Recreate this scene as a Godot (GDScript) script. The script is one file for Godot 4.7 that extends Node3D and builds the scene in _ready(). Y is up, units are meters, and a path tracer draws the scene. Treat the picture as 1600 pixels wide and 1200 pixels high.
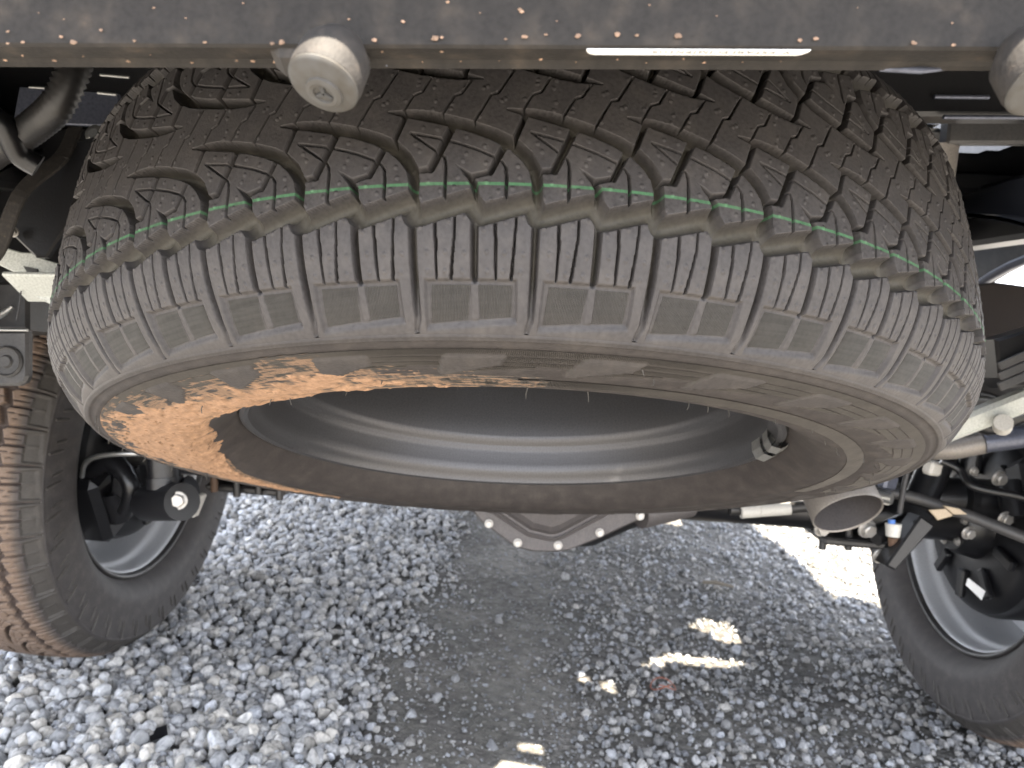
extends Node3D
# The underside of a pickup truck seen from behind: a spare wheel slung under the bed, the rear axle and
# wheels beyond it, and the gravel below.  All sizes in metres.

const PX := 1150.0             # focal length of the photograph in its own pixels
const R_TYRE := 0.388
const PITCHES := 42
const PITCH := 58.04           # mm of tread per pattern repeat
const U_START := 10.3          # mm, where a repeat begins (middle of a long shoulder groove)

var cam: Camera3D
var cb: Basis
var cp: Vector3
var rng := RandomNumberGenerator.new()
var noise := FastNoiseLite.new()
var M := {}
var truck: Node3D
var feats := []
var sun_dir := Vector3(0.10, 0.86, 0.5).normalized()


# ------------------------------------------------------------------ helpers
class MB:
	var v := PackedVector3Array()
	var n := PackedVector3Array()
	var c := PackedColorArray()
	var ix := PackedInt32Array()
	var col := Color(1, 1, 1)

	func vert(p: Vector3, nn: Vector3) -> int:
		v.append(p); n.append(nn); c.append(col)
		return v.size() - 1

	func tri(a: int, b: int, d: int) -> void:
		var g := (v[b] - v[a]).cross(v[d] - v[a])
		if g.dot(n[a] + n[b] + n[d]) > 0.0:
			ix.append(a); ix.append(d); ix.append(b)
		else:
			ix.append(a); ix.append(b); ix.append(d)

	func quad(a: int, b: int, d: int, e: int) -> void:
		tri(a, b, d); tri(a, d, e)

	func flat(pts: Array, out: Vector3) -> void:
		var q := []
		var g: Vector3 = (pts[1] - pts[0]).cross(pts[2] - pts[0])
		if g.length() < 1e-14: return
		g = g.normalized()
		if g.dot(out) < 0.0: g = -g
		for p in pts: q.append(vert(p, g))
		for i in range(1, q.size() - 1): tri(q[0], q[i], q[i + 1])

	func box(xf: Transform3D, size: Vector3, b := 0.002) -> void:
		var h := size * 0.5
		b = minf(b, minf(h.x, minf(h.y, h.z)) * 0.6)
		for ax in 3:
			for s in [-1.0, 1.0]:
				var o := Vector3.ZERO; o[ax] = s
				var p := []
				for k in [[-1, -1], [1, -1], [1, 1], [-1, 1]]:
					var q := Vector3.ZERO
					q[ax] = s * h[ax]
					q[(ax + 1) % 3] = k[0] * (h[(ax + 1) % 3] - b)
					q[(ax + 2) % 3] = k[1] * (h[(ax + 2) % 3] - b)
					p.append(xf * q)
				flat(p, xf.basis * o)
		for ax in 3:
			var a1 := (ax + 1) % 3
			var a2 := (ax + 2) % 3
			for s1 in [-1.0, 1.0]:
				for s2 in [-1.0, 1.0]:
					var p := []
					for k in [[-1, 0], [1, 0], [1, 1], [-1, 1]]:
						var q := Vector3.ZERO
						q[ax] = k[0] * (h[ax] - b)
						q[a1] = s1 * (h[a1] - (b if k[1] == 1 else 0.0))
						q[a2] = s2 * (h[a2] - (0.0 if k[1] == 1 else b))
						p.append(xf * q)
					var o := Vector3.ZERO; o[a1] = s1; o[a2] = s2
					flat(p, xf.basis * o)
		for sx in [-1.0, 1.0]:
			for sy in [-1.0, 1.0]:
				for sz in [-1.0, 1.0]:
					var s := Vector3(sx, sy, sz)
					flat([xf * (s * Vector3(h.x, h.y - b, h.z - b)), xf * (s * Vector3(h.x - b, h.y, h.z - b)), xf * (s * Vector3(h.x - b, h.y - b, h.z))], xf.basis * s)

	func tube(pts: Array, radii, seg := 12, caps := true) -> void:
		var rings := []
		var up := Vector3(0.123, 1, 0.21).normalized()
		for i in pts.size():
			var t: Vector3 = (pts[mini(i + 1, pts.size() - 1)] - pts[maxi(i - 1, 0)]).normalized()
			if absf(t.dot(up)) > 0.97: up = Vector3(1, 0.1, 0.3).normalized()
			var x := t.cross(up).normalized()
			var y := x.cross(t).normalized()
			up = y
			var r: float = radii[i] if radii is Array else radii
			var ring := []
			for k in seg:
				var a := TAU * k / seg
				var d := x * cos(a) + y * sin(a)
				ring.append(vert(pts[i] + d * r, d))
			rings.append(ring)
		for i in rings.size() - 1:
			for k in seg:
				var k2 := (k + 1) % seg
				quad(rings[i][k], rings[i][k2], rings[i + 1][k2], rings[i + 1][k])
		if caps:
			for e in [0, pts.size() - 1]:
				var t: Vector3 = (pts[e] - pts[1 if e == 0 else e - 1]).normalized()
				var cc := vert(pts[e], t)
				for k in seg:
					var a := vert(v[rings[e][k]], t)
					var b := vert(v[rings[e][(k + 1) % seg]], t)
					tri(cc, a, b)

	# profile of (radius, height) turned about the y axis of xf
	func lathe(xf: Transform3D, prof: Array, seg := 48, a0 := 0.0, a1 := TAU, sharp := 35.0, flip := false) -> void:
		var m := prof.size()
		var en := []
		for i in m - 1:
			var d: Vector2 = (prof[i + 1] - prof[i])
			var q := Vector2(d.y, -d.x).normalized()
			en.append(-q if flip else q)
		for i in m - 1:
			var nn := []
			for e in 2:
				var j: int = i + e
				var o: int = j - 1 if e == 0 else j
				var mine: Vector2 = en[i]
				if o >= 0 and o < m - 1 and absf(rad_to_deg(mine.angle_to(en[o]))) < sharp:
					mine = (mine + en[o]).normalized()
				nn.append(mine)
			var prev := []
			for k in seg + 1:
				var a := lerpf(a0, a1, float(k) / seg)
				var ca := cos(a)
				var sa := sin(a)
				var cur := []
				for e in 2:
					var p: Vector2 = prof[i + e]
					cur.append(vert(xf * Vector3(p.x * ca, p.y, p.x * sa), (xf.basis * Vector3(nn[e].x * ca, nn[e].y, nn[e].x * sa)).normalized()))
				if k > 0: quad(prev[0], prev[1], cur[1], cur[0])
				prev = cur

	# polygon in the xy plane of xf, thickened along z from -depth/2 to depth/2, with a small chamfer
	func prism(xf: Transform3D, poly: PackedVector2Array, depth: float, b := 0.0015) -> void:
		var m := poly.size()
		if not Geometry2D.is_polygon_clockwise(poly):
			poly = poly.duplicate(); poly.reverse()
		var ins := PackedVector2Array()
		for i in m:
			var e0 := (poly[i] - poly[(i + m - 1) % m]).normalized()
			var e1 := (poly[(i + 1) % m] - poly[i]).normalized()
			var n0 := Vector2(-e0.y, e0.x)
			var n1 := Vector2(-e1.y, e1.x)
			var mm := (n0 + n1)
			var l := maxf(mm.length_squared() * 0.5, 0.4)
			var cand := poly[i] + mm / l * b
			if not Geometry2D.is_point_in_polygon(cand, poly): cand = poly[i] - mm / l * b
			ins.append(cand)
		var tr := Geometry2D.triangulate_polygon(ins)
		var h := depth * 0.5
		for s in [-1.0, 1.0]:
			var nn := (xf.basis * Vector3(0, 0, s)).normalized()
			var ids := []
			for p in ins: ids.append(vert(xf * Vector3(p.x, p.y, s * h), nn))
			for i in range(0, tr.size(), 3): tri(ids[tr[i]], ids[tr[i + 1]], ids[tr[i + 2]])
			for i in m:
				var j := (i + 1) % m
				var e := (poly[j] - poly[i]).normalized()
				var o := Vector3(-e.y, e.x, 0)
				if Geometry2D.is_point_in_polygon((poly[i] + poly[j]) * 0.5 + Vector2(o.x, o.y) * 1e-4, poly): o = -o
				flat([xf * Vector3(ins[i].x, ins[i].y, s * h), xf * Vector3(ins[j].x, ins[j].y, s * h), xf * Vector3(poly[j].x, poly[j].y, s * (h - b)), xf * Vector3(poly[i].x, poly[i].y, s * (h - b))], xf.basis * (o + Vector3(0, 0, s)))
		for i in m:
			var j := (i + 1) % m
			var e := (poly[j] - poly[i]).normalized()
			var o := Vector3(-e.y, e.x, 0)
			if Geometry2D.is_point_in_polygon((poly[i] + poly[j]) * 0.5 + Vector2(o.x, o.y) * 1e-4, poly): o = -o
			flat([xf * Vector3(poly[i].x, poly[i].y, -(h - b)), xf * Vector3(poly[j].x, poly[j].y, -(h - b)), xf * Vector3(poly[j].x, poly[j].y, h - b), xf * Vector3(poly[i].x, poly[i].y, h - b)], xf.basis * o)

	func hexbolt(p: Vector3, out: Vector3, r: float, h: float) -> void:
		var x := out.cross(Vector3(0.3, 1, 0.2)).normalized()
		var y := x.cross(out).normalized()
		var xf := Transform3D(Basis(x, out, -y), p)
		lathe(xf, [Vector2(r * 1.35, 0), Vector2(r * 1.35, h * 0.2), Vector2(r * 1.25, h * 0.28), Vector2(0.0, h * 0.28)], 18, 0, TAU, 20)
		lathe(xf, [Vector2(r, h * 0.25), Vector2(r, h * 0.88), Vector2(r * 0.85, h), Vector2(0.0, h)], 6, 0, TAU, 20)

	func mesh() -> ArrayMesh:
		var a := []
		a.resize(Mesh.ARRAY_MAX)
		a[Mesh.ARRAY_VERTEX] = v
		a[Mesh.ARRAY_NORMAL] = n
		a[Mesh.ARRAY_COLOR] = c
		a[Mesh.ARRAY_INDEX] = ix
		var m := ArrayMesh.new()
		m.add_surface_from_arrays(Mesh.PRIMITIVE_TRIANGLES, a)
		return m


func put(called: String, mesh: Mesh, mat: Material, parent: Node = self) -> MeshInstance3D:
	var o := MeshInstance3D.new()
	o.name = called
	o.mesh = mesh
	o.material_override = mat
	parent.add_child(o, true)
	return o


func tag(o: Node, label := "", category := "", group := "", kind := "") -> void:
	if label: o.set_meta("label", label)
	if category: o.set_meta("category", category)
	if group: o.set_meta("group", group)
	if kind: o.set_meta("kind", kind)


func node(called: String, parent: Node, xf := Transform3D()) -> Node3D:
	var o := Node3D.new()
	o.name = called
	parent.add_child(o, true)
	o.transform = xf
	return o


# a point of the place: direction by photograph pixel, d metres in front of the lens
func at(x: float, y: float, d: float) -> Vector3:
	return cp + cb * Vector3((x - 800.0) / PX * d, -(y - 600.0) / PX * d, -d)


func aim(p: Vector3, x: Vector3, y: Vector3) -> Transform3D:
	x = x.normalized()
	var z := x.cross(y).normalized()
	return Transform3D(Basis(x, z.cross(x).normalized(), z), p)


func curve(pts: Array, per := 6) -> Array:
	var out := []
	for i in pts.size() - 1:
		var a: Vector3 = pts[maxi(i - 1, 0)]
		var b: Vector3 = pts[i]
		var c: Vector3 = pts[i + 1]
		var d: Vector3 = pts[mini(i + 2, pts.size() - 1)]
		for k in per: out.append(b.cubic_interpolate(c, a, d, float(k) / per))
	out.append(pts[-1])
	return out


func lin(r: float, g: float, b: float) -> Color:
	return Color(r, g, b).linear_to_srgb()


func noise_tex(freq: float, ramp: Array, size := 256, type := FastNoiseLite.TYPE_SIMPLEX_SMOOTH, octaves := 4, seed_ := 1) -> NoiseTexture2D:
	var f := FastNoiseLite.new()
	f.noise_type = type
	f.frequency = freq
	f.seed = seed_
	f.fractal_octaves = octaves
	var t := NoiseTexture2D.new()
	t.width = size; t.height = size
	t.seamless = true
	t.noise = f
	if ramp.size():
		var g := Gradient.new()
		var off := PackedFloat32Array()
		var cols := PackedColorArray()
		for r in ramp:
			off.append(r[0]); cols.append(r[1])
		g.offsets = off; g.colors = cols
		t.color_ramp = g
	return t


func mat(color: Color, rough := 0.6, metal := 0.0, tex: Texture2D = null, scale := 8.0, bump: Texture2D = null, bump_cm := 0.02) -> StandardMaterial3D:
	var m := StandardMaterial3D.new()
	m.albedo_color = color
	m.roughness = rough
	m.metallic = metal
	m.uv1_triplanar = true
	m.uv1_scale = Vector3.ONE * scale
	if tex: m.albedo_texture = tex
	if bump:
		m.heightmap_enabled = true
		m.heightmap_texture = bump
		m.heightmap_scale = bump_cm
	return m


func dust(m: StandardMaterial3D, tex: Texture2D, scale := 3.0) -> StandardMaterial3D:
	m.detail_enabled = true
	m.detail_albedo = tex
	m.detail_uv_layer = BaseMaterial3D.DETAIL_UV_2
	m.uv2_triplanar = true
	m.uv2_world_triplanar = true
	m.uv2_scale = Vector3.ONE * scale
	return m


func _ready() -> void:
	rng.seed = 7
	noise.seed = 3
	noise.frequency = 1.0
	noise.fractal_octaves = 3
	# ---- camera
	cam = Camera3D.new()
	cam.name = "camera"
	cam.fov = rad_to_deg(2.0 * atan(600.0 / PX))
	cam.near = 0.02
	cam.far = 600.0
	cam.position = Vector3(0, 0.678, 0)
	cam.rotation_degrees = Vector3(-4.0, 0, 2.3)
	add_child(cam)
	var at_ := CameraAttributesPhysical.new()
	at_.frustum_focus_distance = 0.43
	at_.frustum_focal_length = 12.0 / tan(deg_to_rad(27.553))
	at_.exposure_aperture = 13.0
	cam.attributes = at_
	cb = cam.basis
	cp = cam.position
	# ---- sky and sun
	var env := Environment.new()
	env.background_mode = Environment.BG_SKY
	var sky := Sky.new()
	var sm := ProceduralSkyMaterial.new()
	sm.sky_top_color = Color(0.73, 0.76, 0.82)
	sm.sky_horizon_color = Color(0.955, 0.965, 0.985)
	sm.sky_curve = 0.16
	sm.ground_bottom_color = Color(0.33, 0.31, 0.29)
	sm.ground_horizon_color = Color(0.62, 0.60, 0.57)
	sm.sun_angle_max = 20.0
	sky.sky_material = sm
	env.sky = sky
	env.tonemap_mode = Environment.TONE_MAPPER_LINEAR
	env.tonemap_exposure = 8.8
	env.sdfgi_enabled = true
	env.ssao_enabled = true
	env.ssil_enabled = true
	var we := WorldEnvironment.new()
	we.name = "environment"
	we.environment = env
	add_child(we)
	var sun := DirectionalLight3D.new()
	sun.name = "sun"
	sun.light_energy = 1.5
	sun.light_color = Color(1.0, 0.955, 0.88)
	sun.light_angular_distance = 0.5
	sun.shadow_enabled = true
	add_child(sun)
	sun.look_at_from_position(sun_dir * 20.0, Vector3.ZERO, Vector3.UP)
	materials()
	build_ground()
	build_spare()
	build_truck()
	build_debris()


func materials() -> void:
	var grain := noise_tex(0.09, [[0.0, Color(0.72, 0.72, 0.72)], [0.5, Color(0.9, 0.9, 0.9)], [1.0, Color(1, 1, 1)]], 256, FastNoiseLite.TYPE_SIMPLEX_SMOOTH, 5, 2)
	var fine := noise_tex(0.14, [], 256, FastNoiseLite.TYPE_SIMPLEX_SMOOTH, 4, 5)
	var dust_t := noise_tex(0.02, [[0.0, Color(0.42, 0.39, 0.36, 0.0)], [0.42, Color(0.42, 0.39, 0.36, 0.04)], [0.62, Color(0.43, 0.405, 0.38, 0.09)], [1.0, Color(0.47, 0.44, 0.41, 0.20)]], 512, FastNoiseLite.TYPE_SIMPLEX_SMOOTH, 6, 9)
	var brown_t := noise_tex(0.012, [[0.0, Color(0.45, 0.34, 0.26, 0.1)], [0.45, Color(0.50, 0.37, 0.27, 0.4)], [1.0, Color(0.60, 0.43, 0.30, 0.75)]], 512, FastNoiseLite.TYPE_SIMPLEX_SMOOTH, 6, 19)
	var specks := noise_tex(0.05, [[0.0, Color(0.5, 0.35, 0.22, 0)], [0.78, Color(0.5, 0.36, 0.24, 0.0)], [0.84, Color(0.72, 0.52, 0.38, 0.75)], [1.0, Color(0.80, 0.66, 0.54, 1)]], 512, FastNoiseLite.TYPE_SIMPLEX_SMOOTH, 3, 23)
	var smear := noise_tex(0.02, [[0.0, Color(0.30, 0.28, 0.27, 0.0)], [0.45, Color(0.30, 0.28, 0.26, 0.06)], [0.7, Color(0.33, 0.30, 0.27, 0.16)], [0.88, Color(0.36, 0.32, 0.28, 0.28)], [1.0, Color(0.46, 0.38, 0.31, 0.5)]], 512, FastNoiseLite.TYPE_SIMPLEX_SMOOTH, 6, 27)
	M.rubber = dust(mat(Color(1, 1, 1), 0.58, 0.0, grain, 14.0, fine, 0.012), dust_t, 5.0)
	M.rubber.vertex_color_use_as_albedo = true
	M.rubber.metallic_specular = 0.34
	M.road_rubber = dust(mat(Color(1, 1, 1), 0.7, 0.0, grain, 10.0, fine, 0.02), dust_t, 4.0)
	M.road_rubber.vertex_color_use_as_albedo = true
	M.rim = mat(lin(0.105, 0.105, 0.112), 0.40, 0.7, grain, 20.0)
	M.wheel_rim = mat(lin(0.74, 0.75, 0.77), 0.45, 0.45, grain, 20.0)
	M.mud = mat(Color(1, 1, 1), 0.95, 0.0, noise_tex(0.05, [[0.0, Color(0.80, 0.79, 0.78)], [0.5, Color(0.92, 0.92, 0.91)], [1.0, Color(1, 1, 1)]], 256, FastNoiseLite.TYPE_SIMPLEX_SMOOTH, 5, 31), 22.0, fine, 0.035)
	M.mud.vertex_color_use_as_albedo = true
	M.black = dust(mat(lin(0.018, 0.018, 0.019), 0.42, 0.0, grain, 9.0, fine, 0.01), dust_t, 2.3)
	M.black_clean = mat(lin(0.0085, 0.0085, 0.010), 0.35, 0.0, grain, 9.0, fine, 0.01)
	M.dark_grey = dust(mat(lin(0.05, 0.05, 0.052), 0.5, 0.1, grain, 9.0, fine, 0.01), dust_t, 2.6)
	M.bumper = dust(mat(lin(0.019, 0.017, 0.0155), 0.7, 0.0, grain, 12.0, fine, 0.015), smear, 5.0)
	M.bumper.metallic_specular = 0.35
	M.zinc = mat(lin(0.58, 0.60, 0.56), 0.5, 0.1, grain, 14.0)
	M.steel = mat(lin(0.50, 0.50, 0.48), 0.33, 0.85, grain, 20.0)
	M.stain = dust(mat(lin(0.30, 0.275, 0.25), 0.5, 0.4, grain, 16.0, fine, 0.01), dust_t, 6.0)
	M.cast = dust(mat(lin(0.11, 0.10, 0.10), 0.55, 0.25, grain, 12.0, fine, 0.03), dust_t, 5.0)
	M.bolt = mat(lin(0.52, 0.50, 0.47), 0.4, 0.6, grain, 40.0)
	M.plastic_disc = mat(lin(0.06, 0.059, 0.057), 0.65, 0.0, noise_tex(0.03, [[0.0, Color(0.7, 0.62, 0.5)], [0.45, Color(0.9, 0.88, 0.85)], [1.0, Color(1, 1, 1)]], 256, FastNoiseLite.TYPE_SIMPLEX_SMOOTH, 5, 41), 18.0)
	M.paper = mat(lin(0.80, 0.80, 0.78), 0.55)
	M.ink = mat(lin(0.03, 0.03, 0.03), 0.6)
	M.print = mat(lin(0.22, 0.22, 0.23), 0.6)
	M.white = mat(lin(0.62, 0.60, 0.55), 0.5, 0.0, grain, 20.0)
	M.tan = mat(lin(0.50, 0.40, 0.28), 0.6, 0.0, grain, 20.0)
	M.tyre_top = mat(lin(0.028, 0.020, 0.016), 0.9, 0.0, grain, 16.0, fine, 0.1)
	M.fixing = dust(mat(lin(0.022, 0.019, 0.017), 0.75, 0.0, grain, 16.0, fine, 0.02), smear, 14.0)
	M.brown = mat(lin(0.14, 0.085, 0.055), 0.7, 0.0, grain, 16.0)
	M.blue = mat(lin(0.05, 0.15, 0.45), 0.5)
	M.bluegrey = mat(lin(0.12, 0.13, 0.17), 0.3, 0.4, grain, 9.0)
	M.red = mat(lin(0.24, 0.075, 0.04), 0.7)
	M.wood = mat(lin(0.22, 0.19, 0.15), 0.9, 0.0, grain, 30.0)
	var dirt_t := noise_tex(0.02, [[0.0, Color(0.66, 0.65, 0.64)], [0.4, Color(0.80, 0.79, 0.77)], [0.65, Color(0.88, 0.87, 0.85)], [1.0, Color(1, 1, 1)]], 512, FastNoiseLite.TYPE_SIMPLEX_SMOOTH, 6, 51)
	M.ground = mat(Color(1, 1, 1), 0.95, 0.0, dirt_t, 2.2, noise_tex(0.05, [], 512, FastNoiseLite.TYPE_CELLULAR, 3, 53), 1.0)
	M.ground.vertex_color_use_as_albedo = true
	var stone_t := noise_tex(0.05, [[0.0, Color(0.45, 0.45, 0.46)], [0.35, Color(0.78, 0.78, 0.78)], [0.6, Color(0.9, 0.9, 0.89)], [1.0, Color(1, 1, 1)]], 256, FastNoiseLite.TYPE_SIMPLEX_SMOOTH, 6, 57)
	M.stone = mat(Color(1, 1, 1), 0.85, 0.0, stone_t, 9.0, fine, 0.06)
	M.stone.vertex_color_use_as_albedo = true
	M.stone.uv1_world_triplanar = true


# ------------------------------------------------------------------ ground and gravel
func gh(x: float, z: float) -> float:
	var y := 0.003 - 0.04 * clampf(x, -1.6, 1.6)
	y += 0.012 * noise.get_noise_2d(x * 1.6, z * 1.6) + 0.004 * noise.get_noise_2d(x * 9.0, z * 9.0)
	return y


func spread(lo: float, hi: float, step: float, far: float) -> PackedFloat32Array:
	var a := PackedFloat32Array()
	var e := []
	var d := step
	var p := lo
	while p > -far:
		d *= 1.35
		p -= d
		e.append(p)
	e.reverse()
	for q in e: a.append(q)
	p = lo
	while p < hi:
		a.append(p)
		p += step
	d = step
	while p < far:
		a.append(p)
		d *= 1.35
		p += d
	return a


# share of clean stones on the ground, 0 in the packed dark dirt in the middle
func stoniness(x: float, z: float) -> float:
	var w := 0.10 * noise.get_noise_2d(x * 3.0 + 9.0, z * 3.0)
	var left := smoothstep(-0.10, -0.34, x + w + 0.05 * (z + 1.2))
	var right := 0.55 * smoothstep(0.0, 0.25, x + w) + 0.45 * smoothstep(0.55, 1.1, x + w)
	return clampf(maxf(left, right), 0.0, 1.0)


func build_ground() -> void:
	var xs := spread(-2.6, 2.6, 0.05, 260.0)
	var zs := spread(-5.5, 1.2, 0.05, 260.0)
	var b := MB.new()
	for z in zs:
		for x in xs:
			var s := stoniness(x, z)
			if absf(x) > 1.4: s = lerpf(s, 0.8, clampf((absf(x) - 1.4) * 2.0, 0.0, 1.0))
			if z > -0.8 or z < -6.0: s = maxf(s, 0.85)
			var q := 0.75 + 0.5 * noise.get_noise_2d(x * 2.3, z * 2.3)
			b.col = Color(0.26, 0.247, 0.228).lerp(Color(0.20, 0.196, 0.19) if absf(x) < 1.4 and z < -0.8 else Color(0.46, 0.45, 0.44), s) * q  # ground outside the truck coloured paler to bounce more light underneath
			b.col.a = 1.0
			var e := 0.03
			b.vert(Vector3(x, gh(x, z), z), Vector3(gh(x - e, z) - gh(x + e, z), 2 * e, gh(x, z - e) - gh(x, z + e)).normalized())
	var w := xs.size()
	for j in zs.size() - 1:
		for i in w - 1:
			b.quad(j * w + i, j * w + i + 1, (j + 1) * w + i + 1, (j + 1) * w + i)
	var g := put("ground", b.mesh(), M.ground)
	tag(g, "grey gravel lot of packed dark dirt strewn with loose stones", "ground", "", "structure")
	# stones
	var variants := []
	for k in 7: variants.append(stone_mesh(2, 100 + k))
	var rough := stone_mesh(1, 300)
	var pts := []
	var n_big := 0
	# candidate stones, nearest band first
	for k in 125000:
		var z := -0.86 - 5.2 * pow(rng.randf(), 1.35)
		var x := rng.randf_range(-1.0, 1.0) * (0.95 + 0.62 * absf(z))
		if absf(x) > 2.7: continue
		var s := stoniness(x, z)
		var pick := rng.randf()
		if pick > 0.6 + 0.4 * s: continue
		var size := 0.0
		if x < -0.05:
			size = lerpf(0.005, 0.0165, pow(rng.randf(), 1.5)) * lerpf(0.5, 1.0, s)
		else:
			size = lerpf(0.003, 0.0135, pow(rng.randf(), 2.6)) * lerpf(0.55, 1.0, s)
		if s < 0.35 and pick > 0.2: size = rng.randf_range(0.0018, 0.0048)
		if pick < 0.010: size = maxf(size, 0.0135)
		var y := gh(x, z) + size * (rng.randf_range(-0.1, 0.55) - 0.35 * (1.0 - s)) + 0.006 * s * rng.randf()
		var shade := rng.randf_range(0.34, 0.68)
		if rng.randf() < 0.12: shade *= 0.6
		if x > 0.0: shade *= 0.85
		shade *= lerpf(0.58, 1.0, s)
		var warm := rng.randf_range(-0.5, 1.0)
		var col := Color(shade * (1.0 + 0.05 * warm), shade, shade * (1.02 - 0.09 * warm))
		var basis := Basis.from_euler(Vector3(rng.randf() * TAU, rng.randf() * TAU, rng.randf() * TAU))
		basis = basis * Basis.from_scale(Vector3(rng.randf_range(0.8, 1.35), rng.randf_range(0.7, 1.1), rng.randf_range(0.7, 1.1)) * size)
		# how large it shows
		var p := Vector3(x, y, z)
		var c := cb.inverse() * (p - cp)
		var u := 800.0 + PX * c.x / -c.z
		var v := 600.0 - PX * c.y / -c.z
		var seen := 0.0
		if u > -10 and u < 1610 and v < 1215 and v > 760: seen = size / -c.z
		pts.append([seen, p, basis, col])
	pts.sort_custom(func(a, bb): return a[0] > bb[0])
	var mats := []
	for k in 12:
		var m: StandardMaterial3D = M.stone.duplicate()
		m.vertex_color_use_as_albedo = false
		var sh := 0.30 + 0.033 * k
		m.albedo_color = lin(sh * (1.0 + 0.03 * (k % 3)), sh, sh * (1.01 - 0.05 * (k % 3)))
		mats.append(m)
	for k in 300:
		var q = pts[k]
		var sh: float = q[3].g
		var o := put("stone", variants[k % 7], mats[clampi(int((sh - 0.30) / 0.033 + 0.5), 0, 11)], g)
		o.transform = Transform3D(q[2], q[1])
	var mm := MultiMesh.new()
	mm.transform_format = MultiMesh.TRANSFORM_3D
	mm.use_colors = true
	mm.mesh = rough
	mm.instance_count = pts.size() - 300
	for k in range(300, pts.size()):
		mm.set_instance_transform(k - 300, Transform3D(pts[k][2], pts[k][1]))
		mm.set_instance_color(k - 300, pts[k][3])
	var mi := MultiMeshInstance3D.new()
	mi.name = "gravel"
	mi.multimesh = mm
	mi.material_override = M.stone
	tag(mi, "", "", "", "stuff")
	g.add_child(mi, true)


func stone_mesh(sub: int, seed_: int) -> ArrayMesh:
	var t := (1.0 + sqrt(5.0)) / 2.0
	var vs := [Vector3(-1, t, 0), Vector3(1, t, 0), Vector3(-1, -t, 0), Vector3(1, -t, 0), Vector3(0, -1, t), Vector3(0, 1, t), Vector3(0, -1, -t), Vector3(0, 1, -t), Vector3(t, 0, -1), Vector3(t, 0, 1), Vector3(-t, 0, -1), Vector3(-t, 0, 1)]
	var fs := [[0, 11, 5], [0, 5, 1], [0, 1, 7], [0, 7, 10], [0, 10, 11], [1, 5, 9], [5, 11, 4], [11, 10, 2], [10, 7, 6], [7, 1, 8], [3, 9, 4], [3, 4, 2], [3, 2, 6], [3, 6, 8], [3, 8, 9], [4, 9, 5], [2, 4, 11], [6, 2, 10], [8, 6, 7], [9, 8, 1]]
	for i in vs.size(): vs[i] = vs[i].normalized()
	for s in sub:
		var mid := {}
		var nf := []
		for f in fs:
			var m := []
			for k in 3:
				var a: int = mini(f[k], f[(k + 1) % 3])
				var b: int = maxi(f[k], f[(k + 1) % 3])
				var key := a * 10000 + b
				if not mid.has(key):
					mid[key] = vs.size()
					vs.append(((vs[a] + vs[b]) * 0.5).normalized())
				m.append(mid[key])
			nf.append([f[0], m[0], m[2]]); nf.append([f[1], m[1], m[0]]); nf.append([f[2], m[2], m[1]]); nf.append([m[0], m[1], m[2]])
		fs = nf
	var r := RandomNumberGenerator.new()
	r.seed = seed_
	# cut by a few random planes so that it has broken faces, then roughen
	var planes := []
	for k in 12:
		planes.append([Vector3(r.randfn(), r.randfn(), r.randfn()).normalized(), r.randf_range(0.52, 0.86)])
	var f := FastNoiseLite.new()
	f.seed = seed_
	f.frequency = 0.9
	var out := []
	for p in vs:
		var q: Vector3 = p * (1.0 + 0.16 * f.get_noise_3dv(p * 1.3))
		for pl in planes:
			var over: float = q.dot(pl[0]) - pl[1]
			if over > 0.0: q -= pl[0] * over * 0.97
		out.append(q)
	var b := MB.new()
	var nn := []
	for p in out: nn.append(Vector3.ZERO)
	for t3 in fs:
		var g: Vector3 = (out[t3[1]] - out[t3[0]]).cross(out[t3[2]] - out[t3[0]])
		if g.dot(out[t3[0]]) < 0: g = -g
		for k in 3: nn[t3[k]] += g
	for i in out.size(): b.vert(out[i], nn[i].normalized())
	for t3 in fs: b.tri(t3[0], t3[1], t3[2])
	return b.mesh()


# ------------------------------------------------------------------ tyre pattern
# Features are polylines of (u, t, half width) in mm; u runs round the tyre, t across it from the middle.
func stretch(t: float) -> float:
	var a := [0.0, 75.0, 90.8, 103.4, 107.7, 109.0, 130.0]
	var b := [0.0, 75.0, 90.2, 105.0, 109.0, 111.5, 132.0]
	for i in 6:
		if t <= a[i + 1]: return lerpf(b[i], b[i + 1], (t - a[i]) / (a[i + 1] - a[i]))
	return t


func feat(kind: String, pts: Array, depth: float, wall: float) -> void:
	var p := []
	for q in pts:
		var t: float = q[1]
		p.append(Vector3(q[0], stretch(t) if t > 0.0 else t, q[2]))
	feats.append([kind, p, depth, wall])


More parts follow.
